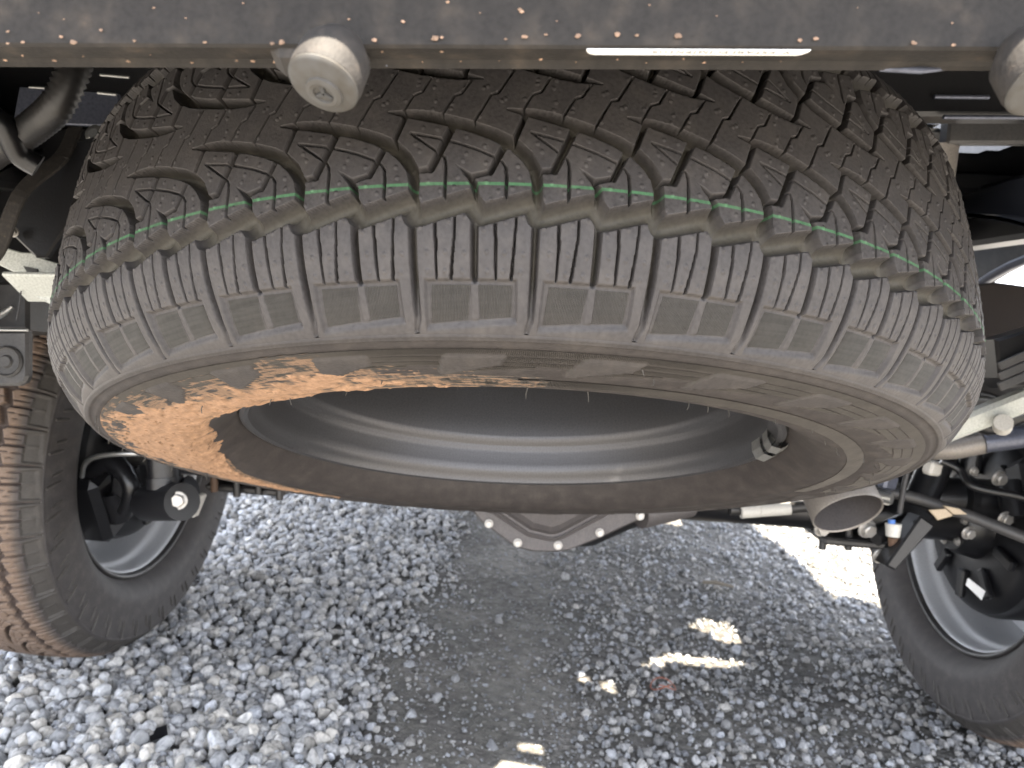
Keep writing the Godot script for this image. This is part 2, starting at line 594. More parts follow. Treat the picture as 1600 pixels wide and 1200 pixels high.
func pattern() -> void:
	# kind g = groove that parts blocks, r = sipe that parts the centre rib, s = fine sipe
	feat("g", [[-5.4, 8.7, 0.1], [0.5, 9.6, 1.3], [6, 10.4, 2.1], [14, 12.0, 2.6], [26, 15.2, 2.9], [37, 18.6, 2.8], [48, 22.9, 3.0], [57, 27.9, 3.2], [63, 33.6, 3.2], [67, 40.2, 2.8], [68.3, 46.5, 2.6], [68.3, 58.5, 2.5]], 8.5, 2.6)
	feat("g", [[27.7, 17.0, 2.3], [18.0, 40.6, 2.1]], 8.0, 1.6)
	feat("g", [[18.0, 40.6, 1.7], [10.5, 41.6, 1.5]], 7.0, 1.4)
	feat("g", [[52.8, 27.5, 2.0], [46.2, 42.4, 1.8]], 8.0, 1.5)
	feat("g", [[46.2, 42.4, 1.3], [38.0, 44.6, 1.5]], 6.5, 1.3)
	feat("g", [[29.7, 38.4, 0.1], [36.5, 44.6, 1.7], [39.0, 48.5, 2.1], [39.9, 59.0, 2.3]], 7.5, 1.8)
	feat("g", [[4.0, 11.0, 1.6], [1.2, 19.0, 1.5], [-1.4, 27.0, 1.5]], 8.0, 1.4)
	# zigzag circumferential groove
	feat("g", [[10.8, 63.9, 5.1], [13.2, 63.7, 5.1], [37.0, 56.4, 5.1], [42.2, 63.8, 5.0], [66.0, 56.4, 5.1], [68.9, 63.9, 5.1]], 8.8, 4.9)
	# shoulder grooves
	feat("g", [[39.8, 60, 2.2], [39.7, 91.5, 2.1]], 7.2, 1.7)
	feat("g", [[10.3, 60, 2.2], [10.3, 92, 2.2], [10.0, 104, 2.2], [8.4, 108.0, 2.0]], 7.0, 1.7)
	# centre rib sipes
	feat("r", [[35.1, -7.7, 0.55], [30.9, -0.4, 0.55], [27.4, 0.9, 0.45], [21.9, 11.5, 0.55]], 5.5, 0.5)
	feat("r", [[56.0, -14.6, 0.55], [48.5, -0.7, 0.6], [45.0, 0.5, 0.45], [37.2, 16.5, 0.6]], 5.5, 0.5)
	feat("r", [[15.1, -9.6, 0.55], [11.2, -1.8, 0.55], [7.0, -0.1, 0.45], [2.5, 9.0, 0.55]], 5.5, 0.5)
	# hooked sipes
	feat("s", [[6.8, 21.1, 0.45], [22.7, 24.9, 0.45], [28.3, 26.7, 0.45], [38.9, 30.4, 0.45], [47.9, 34.5, 0.45], [51.4, 36.7, 0.45], [53.5, 40.2, 0.6], [54.0, 47.9, 0.75], [54.0, 54.5, 0.6]], 4.0, 0.45)
	feat("s", [[6.8, 21.1, 0.45], [20.1, 31.3, 0.45], [24.0, 34.4, 0.5], [24.9, 37.5, 0.65], [25.2, 48.0, 0.7], [25.2, 55.5, 0.6]], 4.0, 0.45)
	# shoulder sipes
	feat("s", [[21.0, 66.0, 0.5], [21.4, 76, 0.75], [21.1, 91.2, 0.45]], 5.0, 0.5)
	feat("s", [[30.5, 62.5, 0.45], [30.3, 73, 0.5], [28.3, 91.2, 0.75]], 5.0, 0.5)
	feat("s", [[49.3, 66.0, 0.5], [49.8, 76, 0.75], [50.0, 91.2, 0.45]], 5.0, 0.5)
	feat("s", [[59.1, 62.4, 0.45], [58.8, 73.8, 0.5], [57.6, 91.2, 0.75]], 5.0, 0.5)
	# the far half of the tread is the near half turned about a point of the middle line
	for k in feats.size():
		var f = feats[k]
		if f[0] == "r": continue
		var p := []
		for q in f[1]: p.append(Vector3(-22.8 - q.x, -q.y, q.z))
		feats.append([f[0], p, f[2], f[3]])


# tyre section: (t, r) in mm
var section := [Vector2(0, 388), Vector2(20, 387.8), Vector2(40, 387.0), Vector2(56, 385.8), Vector2(70, 383.4), Vector2(80, 379.4), Vector2(88, 374.9), Vector2(93.6, 371.0), Vector2(99, 366.9), Vector2(104.1, 362.4), Vector2(108.5, 357.4), Vector2(111.2, 353.2), Vector2(112.4, 351.2)]


func sec_r(t: float) -> float:
	t = absf(t)
	for i in section.size() - 1:
		if t <= section[i + 1].x:
			var a: Vector2 = section[i - 1] if i > 0 else Vector2(-20, 387.8)
			var b: Vector2 = section[i]
			var c: Vector2 = section[i + 1]
			var d: Vector2 = section[mini(i + 2, section.size() - 1)]
			var h := c.x - b.x
			var m0 := (c.y - a.y) / (c.x - a.x)
			var m1 := (d.y - b.y) / (d.x - b.x)
			var k := (t - b.x) / h
			var k2 := k * k
			var k3 := k2 * k
			return (2 * k3 - 3 * k2 + 1) * b.y + (k3 - 2 * k2 + k) * h * m0 + (3 * k2 - 2 * k3) * c.y + (k3 - k2) * h * m1
	return 351.2


# One repeat of the tread as a height field.  Returns rows, columns, depth, labels.
func tread_field(du: float, dt: float) -> Dictionary:
	var nu := int(round(PITCH / du))
	du = PITCH / nu
	var ts := PackedFloat32Array()
	var t := -110.6
	while t < -96.0:
		ts.append(t); t += maxf(dt, 1.4)
	while t < 94.0:
		ts.append(t); t += dt
	while t < 110.6:
		ts.append(t); t += dt * 1.15
	ts.append(110.6)
	var nt := ts.size()
	var depth := PackedFloat32Array(); depth.resize(nu * nt)
	var part := PackedFloat32Array(); part.resize(nu * nt)
	var zig := PackedFloat32Array(); zig.resize(nu * nt)
	for f in feats:
		var pts: Array = f[1]
		for s in pts.size() - 1:
			var a: Vector3 = pts[s]
			var b: Vector3 = pts[s + 1]
			var rad := maxf(a.z, b.z)
			var j0 := ts.bsearch(minf(a.y, b.y) - rad)
			var j1 := mini(ts.bsearch(maxf(a.y, b.y) + rad), nt)
			var i0 := int(floor((minf(a.x, b.x) - rad - U_START) / du))
			var i1 := int(ceil((maxf(a.x, b.x) + rad - U_START) / du))
			var ab := Vector2(b.x - a.x, b.y - a.y)
			var l2 := maxf(ab.length_squared(), 1e-6)
			var full: float = f[2]
			var groove: bool = f[0] != "s"
			var wall: float = f[3]
			for j in range(j0, j1):
				for i in range(i0, i1 + 1):
					var px := U_START + i * du - a.x
					var py := ts[j] - a.y
					var k := clampf((px * ab.x + py * ab.y) / l2, 0.0, 1.0)
					var ex := px - ab.x * k
					var ey := py - ab.y * k
					var e := lerpf(a.z, b.z, k) - sqrt(ex * ex + ey * ey)
					if e <= 0.0: continue
					var q := clampf(e / wall, 0.0, 1.0)
					var full2 := full
					var tt := absf(ts[j])
					if tt > 92.0: full2 = lerpf(full, 1.6, clampf((tt - 92.0) / 16.0, 0.0, 1.0))
					var d := full2 * (sqrt(1.0 - (1.0 - q) * (1.0 - q)) if wall > 2.2 else q * q * (3.0 - 2.0 * q) if groove else sqrt(q))
					var at_ := j * nu + posmod(i, nu)
					if d > depth[at_]: depth[at_] = d
					if groove and d > part[at_]: part[at_] = d
	# pocket in the shoulder
	var poly := PackedVector2Array([Vector2(14.6, stretch(90.8)), Vector2(61.0, stretch(90.8)), Vector2(61.6, 107.4), Vector2(13.2, 110.2)])
	var nubs := []
	for q in [[14, 69], [27.5, 66.5], [35, 64.5], [17, 80], [26, 80], [35, 80.5], [17, 88], [25.5, 88], [34, 88.3], [44, 70.5], [54, 67], [62.5, 64.5], [45.5, 80], [54, 80.5], [63, 80.5], [46, 88], [53.5, 88], [62, 88.2], [17, 47], [13.6, 55], [23, 51.5], [29.5, 50], [31, 45], [34.5, 33], [44.5, 47.5], [47, 56.5], [50.5, 52], [57, 50.5], [60, 44.5], [59, 39], [44, 38], [33, 36.5], [22, 32], [12, 31], [7.5, 37], [13, 18.5], [20, 19.5], [34, 24], [43, 29], [10, 27], [26, 8.5], [17, 8.5], [40, 13], [32, -3], [43, -4], [52, 3], [9, -6], [17, -4]]:
		nubs.append(Vector2(q[0], stretch(q[1])))
		nubs.append(Vector2(-22.8 - q[0], -stretch(absf(q[1])) * signf(q[1])))
	var nub := PackedFloat32Array(); nub.resize(nu * nt)
	if du < 0.8:
		for q in nubs:
			var j0 := ts.bsearch(q.y - 1.3)
			var j1 := mini(ts.bsearch(q.y + 1.3), nt)
			for j in range(j0, j1):
				for i in range(int((q.x - 1.3 - U_START) / du) - 1, int((q.x + 1.3 - U_START) / du) + 2):
					var e := Vector2(U_START + i * du, ts[j]).distance_to(q)
					if e < 1.2: nub[j * nu + posmod(i, nu)] = 0.5 * (1.0 - pow(e / 1.2, 3.0))
	for j in nt:
		if ts[j] < 86.0: continue
		for i in nu:
			var p := Vector2(U_START + i * du, ts[j])
			if p.x < 13.0 or p.x > 62.0: continue
			var best := 99.0
			for k in 4:
				best = minf(best, p.distance_to(Geometry2D.get_closest_point_to_segment(p, poly[k], poly[(k + 1) % 4])))
			if Geometry2D.is_point_in_polygon(p, poly):
				depth[j * nu + i] = maxf(depth[j * nu + i], 2.4 * smoothstep(0.0, 1.8, best))
				# middle bar
				if absf(p.x - 39.7) < 2.4: depth[j * nu + i] = minf(depth[j * nu + i], maxf(2.4 - 0.6 * smoothstep(2.4, 1.4, absf(p.x - 39.7)), 0.0)) if best > 2.2 else depth[j * nu + i]
			elif ts[j] > 106.0 and best < 0.0:
				depth[j * nu + i] = 0.0
	# labels: flood fill what lies between grooves
	var label := PackedInt32Array(); label.resize(nu * nt)
	var shift := PackedInt32Array(); shift.resize(nu * nt)
	var count := 0
	for st in nu * nt:
		var tj := ts[st / nu]
		if label[st] != 0 or part[st] > 2.2 or tj > 92.6 or tj < -92.6: continue
		count += 1
		label[st] = count
		var queue := [st]
		while queue.size():
			var q: int = queue.pop_back()
			var i: int = q % nu
			var j: int = q / nu
			for d in [[1, 0], [-1, 0], [0, 1], [0, -1]]:
				var i2: int = i + d[0]
				var j2: int = j + d[1]
				if j2 < 0 or j2 >= nt: continue
				if absf(ts[j2]) > 92.6: continue
				var k: int = j2 * nu + posmod(i2, nu)
				if label[k] != 0 or part[k] > 2.2: continue
				label[k] = count
				shift[k] = shift[q] + (1 if i2 >= nu else -1 if i2 < 0 else 0)
				queue.append(k)
	return {"nu": nu, "du": du, "ts": ts, "nt": nt, "depth": depth, "nub": nub, "label": label, "shift": shift, "count": count, "part": part}


func tread_point(u: float, t: float, d: float) -> Vector3:
	var r := sec_r(t)
	var e := 0.6
	var tang := Vector2(2 * e, sec_r(t + e) - sec_r(t - e)).normalized()
	var rr := (r - d * tang.x) / 1000.0
	var tt := (t + d * tang.y) / 1000.0
	var a := u / 388.0
	return Vector3(rr * sin(a), -tt, rr * cos(a))


func rubber_color(t: float, d: float, full := true) -> Color:
	var c := Color(0.057, 0.0533, 0.053) if full else Color(0.17, 0.115, 0.08).lerp(Color(0.042, 0.037, 0.035), smoothstep(74.0, 90.0, absf(t)))
	if full and absf(t - 48.3) < 0.6: return Color(0.07, 0.17, 0.085)
	if d > 3.0 and not full: return Color(0.06, 0.043, 0.033)
	if d > 3.0: c = c.lerp(Color(0.075, 0.067, 0.054), clampf((d - 3.0) / 5.0, 0.0, 1.0))
	return c


# Mesh of whole field (for far pitches), or one mesh for each label.
func tread_arrays(f: Dictionary) -> Array:
	var nu: int = f.nu
	var nt: int = f.nt
	var du: float = f.du
	var ts: PackedFloat32Array = f.ts
	var dep: PackedFloat32Array = f.depth
	var nub: PackedFloat32Array = f.nub
	var P := PackedVector3Array(); P.resize((nu + 3) * nt)
	var w := nu + 3   # one column before, nu + 1, one after
	for j in nt:
		for i in w:
			var k := j * nu + posmod(i - 1, nu)
			P[j * w + i] = tread_point(U_START + (i - 1) * du, ts[j], dep[k] - nub[k])
	var N := PackedVector3Array(); N.resize(w * nt)
	for j in nt:
		var ja := maxi(j - 1, 0)
		var jb := mini(j + 1, nt - 1)
		for i in range(1, w - 1):
			var g := (P[j * w + i + 1] - P[j * w + i - 1]).cross(P[jb * w + i] - P[ja * w + i])
			if g.dot(Vector3(P[j * w + i].x, 0, P[j * w + i].z) + Vector3(0, P[j * w + i].y, 0)) < 0: g = -g
			N[j * w + i] = g.normalized()
	return [P, N, w]


func turn(p: Vector3, a: float) -> Vector3:
	return p.rotated(Vector3.UP, a)


func build_sidewall(b: MB, near: bool, cols: int, detail: bool) -> void:
	# from the tread edge down to the bead: (t, r)
	var prof := [Vector2(110.6, 354.2), Vector2(111.0, 353.4), Vector2(112.2, 353.0), Vector2(111.8, 351.8), Vector2(112.9, 351.2), Vector2(112.6, 349.6), Vector2(112.2, 348.4), Vector2(113.2, 346.0), Vector2(113.9, 342.6), Vector2(114.3, 338.0), Vector2(114.9, 332.0), Vector2(115.4, 325.0), Vector2(115.8, 318), Vector2(116.1, 312), Vector2(116.4, 305), Vector2(116.6, 297), Vector2(116.5, 289), Vector2(115.8, 282), Vector2(113.4, 275), Vector2(109.0, 267.0), Vector2(103.0, 259.5), Vector2(95.0, 252.5), Vector2(88.0, 247.6), Vector2(85.0, 246.2), Vector2(82, 243), Vector2(76, 240)]
	var fine := []
	for i in prof.size() - 1:
		var n_ := 1
		if detail and i >= 7 and i < 19: n_ = 3
		for k in n_: fine.append(prof[i].lerp(prof[i + 1], float(k) / n_))
	fine.append(prof[-1])
	var m := fine.size()
	var s := 1.0 if near else -1.0
	var nr := []
	for i in m:
		var d: Vector2 = fine[mini(i + 1, m - 1)] - fine[maxi(i - 1, 0)]
		nr.append(Vector2(-d.y, d.x).normalized())
	var P := []
	for i in m:
		var row := PackedVector3Array()
		for k in cols + 1:
			var a := TAU * k / cols
			var h := 0.0
			if detail:
				h = sidewall_relief(rad_to_deg(a), fine[i].y)
			var q: Vector2 = fine[i] + nr[i] * h
			row.append(Vector3(q.y * sin(a), -s * q.x, q.y * cos(a)) / 1000.0)
		P.append(row)
	b.col = Color(0.055, 0.050, 0.049) if detail else Color(0.042, 0.038, 0.036)
	var base := b.v.size()
	for i in m:
		for k in cols + 1:
			var ka := k - 1 if k > 0 else cols - 1
			var kb := k + 1 if k < cols else 1
			var g: Vector3 = (P[i][kb] - P[i][ka]).cross(P[mini(i + 1, m - 1)][k] - P[maxi(i - 1, 0)][k]).normalized()
			var want := Vector3(sin(TAU * k / cols) * nr[i].y, -s * nr[i].x, cos(TAU * k / cols) * nr[i].y)
			if g.dot(want) < 0: g = -g
			if detail: b.col = Color(0.054, 0.050, 0.0495) if fine[i].y > 350.5 else Color(0.033, 0.031, 0.030).lerp(Color(0.050, 0.046, 0.044), lump(rad_to_deg(TAU * k / cols), fine[i].y))  # hatched fields coloured darker, standing in for shade between the ribs
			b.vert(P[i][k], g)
	for i in m - 1:
		for k in cols:
			var q := base + i * (cols + 1) + k
			b.quad(q, q + 1, q + cols + 2, q + cols + 1)
	if not detail: return
	# fine moulded ribs of the hatched fields on the half that is seen
	b.col = Color(0.052, 0.048, 0.046)
	for band in [[342.0, 334.2], [333.0, 327.2], [326.2, 321.0], [320.0, 309.0], [300.5, 288.5]]:
		var a := -100.0
		while a < 100.0:
			a += 0.16
			var r0: float = band[0]
			var r1: float = band[1]
			if hatch_at(a, (r0 + r1) * 0.5) < 0.5: continue
			if band[0] == 320.0:
				r1 = slant(a) + 1.2
				if r0 - r1 < 1.0: continue
			var pts := []
			for r in [r0, r1]:
				var tt := sw_t(fine, r)
				for e in [[-0.05, 0.0], [0.0, 0.42], [0.05, 0.0]]:
					var aa := deg_to_rad(a + e[0] + (0.15 if r == r1 else 0.0))
					pts.append(Vector3(r * sin(aa), -(tt + e[1] + 0.02), r * cos(aa)) / 1000.0)
			var side := Vector3(cos(deg_to_rad(a)), 0, -sin(deg_to_rad(a)))
			var n0 := (Vector3(0, -1, 0) - side).normalized()
			var n1 := (Vector3(0, -1, 0) + side).normalized()
			var q := []
			for k in 2:
				q.append(b.vert(pts[k * 3], n0)); q.append(b.vert(pts[k * 3 + 1], n0)); q.append(b.vert(pts[k * 3 + 1], n1)); q.append(b.vert(pts[k * 3 + 2], n1))
			b.quad(q[0], q[1], q[5], q[4])
			b.quad(q[2], q[3], q[7], q[6])


func sw_t(fine: Array, r: float) -> float:
	for i in fine.size() - 1:
		if fine[i].y >= r and fine[i + 1].y < r:
			return lerpf(fine[i].x, fine[i + 1].x, (fine[i].y - r) / (fine[i].y - fine[i + 1].y))
	return 115.0


func slant(adeg: float) -> float:
	var q := fposmod(adeg + 7.0, 360.0 / 29.0) / (360.0 / 29.0)
	return lerpf(308.0, 321.0, q)


func lump(adeg: float, r: float) -> float:
	# smooth raised arrow shape, repeated 29 times
	var q := fposmod(adeg + 7.0, 360.0 / 29.0)
	if r > 336.5 or r < 305.0: return 0.0
	var k := (336.5 - r) / 26.0
	var lo := 1.6 - 1.6 * pow(k, 0.7)
	var hi := 6.6 - 1.2 * k if r > 322.0 else lerpf(5.8, 0.6, (322.0 - r) / 14.0)
	return smoothstep(-0.3, 0.0, minf(q - lo, hi - q)) * smoothstep(0.0, 1.0, minf(336.5 - r, r - 307.0))


func hatch_at(adeg: float, r: float) -> float:
	if r < 304.0: return 1.0
	return 1.0 if lump(adeg, r) < 0.2 else 0.0


func sidewall_relief(adeg: float, r: float) -> float:
	if r > 344.0 or r < 280.0: return 0.0
	var h := 0.0
	if r > 306.0 and r < 343.0:
		h = -0.8
		if r < slant(adeg): h = 0.3
		h = maxf(h, lump(adeg, r) * 1.25 - 0.25)
		if absf(r - 333.6) < 0.7 or absf(r - 326.7) < 0.7: h = maxf(h, 0.25)
	elif r > 288.0 and r < 301.0:
		h = -0.6
	return h


func build_spare() -> void:
	pattern()
	var axis := Vector3(-0.0038, 0.9359, -0.3523).normalized()
	var centre := Vector3(0.002, 0.665, -0.729) - axis * 0.0099
	var z := (cp - centre)
	z = (z - axis * z.dot(axis)).normalized()
	# the photograph's unrolled coordinate starts at the direction of the lens's own z axis
	var u := (cb.x - axis * cb.x.dot(axis)).normalized()
	var f := u.cross(axis).normalized()
	var xf := Transform3D(Basis(u, axis, f), centre)
	var w := node("spare_wheel", self, xf)
	tag(w, "spare wheel with dark chunky all terrain tyre slung flat under the pickup bed", "spare wheel")
	var fld := tread_field(0.45, 0.5)
	var arr := tread_arrays(fld)
	var P: PackedVector3Array = arr[0]
	var N: PackedVector3Array = arr[1]
	var cw: int = arr[2]
	var coarse := tread_field(1.45, 1.5)
	var carr := tread_arrays(coarse)
	var first := -8
	var last := 8
	# tyre body: sidewalls and the tread that faces away
	var body := MB.new()
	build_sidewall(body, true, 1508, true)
	build_sidewall(body, false, 180, false)
	var skip := {}
	for k in range(first, last + 1): skip[posmod(k, PITCHES)] = true
	tread_ring(body, coarse, carr, skip)
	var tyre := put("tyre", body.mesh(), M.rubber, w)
	M.road_tyre = road_tyre(coarse, carr)
	# pieces of one repeat
	var nu: int = fld.nu
	var nt: int = fld.nt
	var builders := {}
	var maps := {}
	var ts: PackedFloat32Array = fld.ts
	var dep: PackedFloat32Array = fld.depth
	var lab: PackedInt32Array = fld.label
	var shf: PackedInt32Array = fld.shift
	var part: PackedFloat32Array = fld.part
	var du: float = fld.du
	for j in nt - 1:
		for i in nu:
			var c := [j * nu + i, j * nu + (i + 1) % nu, (j + 1) * nu + i, (j + 1) * nu + (i + 1) % nu]
			var l := 0
			for q in c:
				if lab[q] != 0:
					l = lab[q]
			var sh := 0
			if l != 0:
				for q in 4:
					if lab[c[q]] == l:
						sh = shf[c[q]] - (1 if (q == 1 or q == 3) and i == nu - 1 else 0)
						break
			elif ts[j] > 92.0 and part[c[0]] < 2.0:
				l = -1
			elif ts[j] < -92.0 and part[c[0]] < 2.0:
				l = -2
			if not builders.has(l):
				builders[l] = MB.new(); maps[l] = {}
			var b: MB = builders[l]
			var mp: Dictionary = maps[l]
			var ids := []
			for q in [[0, 0], [1, 0], [1, 1], [0, 1]]:
				var key: int = ((j + q[1]) * cw + (i + 1 + q[0])) * 8 + sh + 4
				if not mp.has(key):
					var idx: int = (j + q[1]) * cw + (i + 1 + q[0])
					var a := sh * PITCH / 388.0
					b.col = rubber_color(ts[j + q[1]], dep[(j + q[1]) * nu + (i + q[0]) % nu])
					mp[key] = b.vert(turn(P[idx], a), turn(N[idx], a))
				ids.append(mp[key])
			b.quad(ids[0], ids[1], ids[2], ids[3])
	var meshes := []
	for l in builders:
		if builders[l].ix.size() < 60: continue
		meshes.append(["tread_groove" if l == 0 else "shoulder_panel" if l < 0 else "tread_block", builders[l].mesh()])
	var ribs := pocket_ribs()
	for k in range(first, last + 1):
		var a := k * TAU / PITCHES
		for m in meshes:
			if m[0] == "shoulder_panel" and false: continue
			var o := put(m[0], m[1], M.rubber, tyre)
			o.rotation.y = a
		var o2 := put("ribbed_panel", ribs, M.rubber, tyre)
		o2.rotation.y = a
	build_rim(w, M.rim, true)
	build_mud(w)
	build_hairs(w)


func tread_ring(b: MB, f: Dictionary, arr: Array, skip: Dictionary) -> void:
	var P: PackedVector3Array = arr[0]
	var N: PackedVector3Array = arr[1]
	var cw: int = arr[2]
	var nu: int = f.nu
	var nt: int = f.nt
	for k in PITCHES:
		if skip.has(k): continue
		var a := k * TAU / PITCHES
		var base := b.v.size()
		var bs := Basis(Vector3.UP, a)
		for j in nt:
			for i in nu + 1:
				b.col = rubber_color(f.ts[j], f.depth[j * nu + i % nu], false)
				b.vert(bs * P[j * cw + i + 1], bs * N[j * cw + i + 1])
		for j in nt - 1:
			for i in nu:
				var q := base + j * (nu + 1) + i
				b.quad(q, q + 1, q + nu + 2, q + nu + 1)


func road_tyre(f: Dictionary, arr: Array) -> ArrayMesh:
	var b := MB.new()
	build_sidewall(b, true, 360, false)
	build_sidewall(b, false, 180, false)
	# shallow ring and bars on the shoulder
	tread_ring(b, f, arr, {})
	return b.mesh()


func pocket_ribs() -> ArrayMesh:
	var b := MB.new()
	b.col = Color(0.085, 0.079, 0.072)
	for fld in [[18.4, 37.6, 108.3, 107.0], [41.6, 58.8, 106.8, 105.7]]:
		var u: float = fld[0]
		while u < fld[1]:
			var bot := lerpf(fld[2], fld[3], (u - fld[0]) / (fld[1] - fld[0]))
			var prev := []
			for k in 5:
				var t := lerpf(93.2, bot - 0.4, k / 4.0)
				var uu := u - 1.6 * (k / 4.0) * (1.0 if fld[0] < 30 else 0.2)
				var cur := []
				for e in [[-0.3, 2.45], [0.0, 1.85], [0.3, 2.45]]:
					cur.append(tread_point(uu + e[0], t, e[1]))
				if k > 0:
					var rad := Vector3(cur[1].x, 0, cur[1].z).normalized() * 0.7 + Vector3(0, -0.7, 0)
					var side := Vector3(rad.z, 0, -rad.x).normalized()
					b.flat([prev[0], prev[1], cur[1], cur[0]], rad - side * 0.8)
					b.flat([prev[1], prev[2], cur[2], cur[1]], rad + side * 0.8)
				prev = cur
			u += 0.82
	return b.mesh()


func build_rim(parent: Node3D, m: Material, weight: bool) -> void:
	var b := MB.new()
	var mm := func(a: Array) -> Array:
		var o := []
		for p in a: o.append(Vector2(p[0] * 0.975, -p[1]) / 1000.0)
		return o
	# lip and inside of the barrel, seen from below through the opening
	b.lathe(Transform3D(), mm.call([[249, 78], [252.4, 82], [253.2, 86], [251.6, 89], [248.2, 90], [244.6, 88.2], [243.4, 84.5], [241.0, 80.5], [238.2, 78], [236.6, 74], [235.6, 66], [234.8, 52], [233.2, 46], [229.0, 41.5], [225.8, 38.0], [224.6, 32], [223.6, 10], [222.8, -20], [222.2, -52]]), 160, 0, TAU, 40, false)
	# outside of the barrel and the far lip
	b.lathe(Transform3D(), mm.call([[249, 78], [243, 74], [238, 66], [237.5, 54], [229, 40], [227, 0], [226, -56], [236, -70], [244, -82], [252, -86], [246, -90], [240, -84], [226, -62], [222.2, -52]]), 96, 0, TAU, 40, true)
	var rim := put("rim", b.mesh(), m, parent)
	# spoked centre disc near the other face
	var d := MB.new()
	for k in 6:
		var a := TAU * (k + 0.28) / 6.0
		var dir := Vector3(sin(a), 0, cos(a))
		var mid := dir * 0.135 + Vector3(0, 0.062, 0)
		d.box(aim(mid, dir, Vector3.UP), Vector3(0.185, 0.03, 0.026), 0.006)
	d.lathe(Transform3D(), [Vector2(0.034, 0.035), Vector2(0.088, 0.035), Vector2(0.088, 0.078), Vector2(0.034, 0.078), Vector2(0.034, 0.035)], 40, 0, TAU, 30, false)
	put("spoke_disc", d.mesh(), m, rim)
	if not weight: return
	# clip-on balance weight on the lip
	var c := MB.new()
	for g in [[78.5, 84.5], [87.0, 93.0]]:
		var prev := []
		var sec := [Vector2(256.5, 84.0), Vector2(255.5, 92.0), Vector2(249.0, 95.4), Vector2(241.0, 93.0), Vector2(237.8, 86.0), Vector2(237.6, 70.0), Vector2(239.8, 70.0), Vector2(241.8, 84.0), Vector2(247, 91)]
		for k in 7:
			var a := deg_to_rad(lerpf(g[0], g[1], k / 6.0))
			var cur := []
			for q in sec:
				cur.append(Vector3(q.x * 0.975 * sin(a), -q.y, q.x * 0.975 * cos(a)) / 1000.0)
			if k > 0:
				for i in sec.size() - 1:
					var cen := Vector3(241 * sin(a), -86, 241 * cos(a)) / 1000.0
					c.flat([prev[i], prev[i + 1], cur[i + 1], cur[i]], (cur[i] + cur[i + 1]) * 0.5 - cen)
			prev = cur
	put("balance_weight", c.mesh(), M.steel, rim)


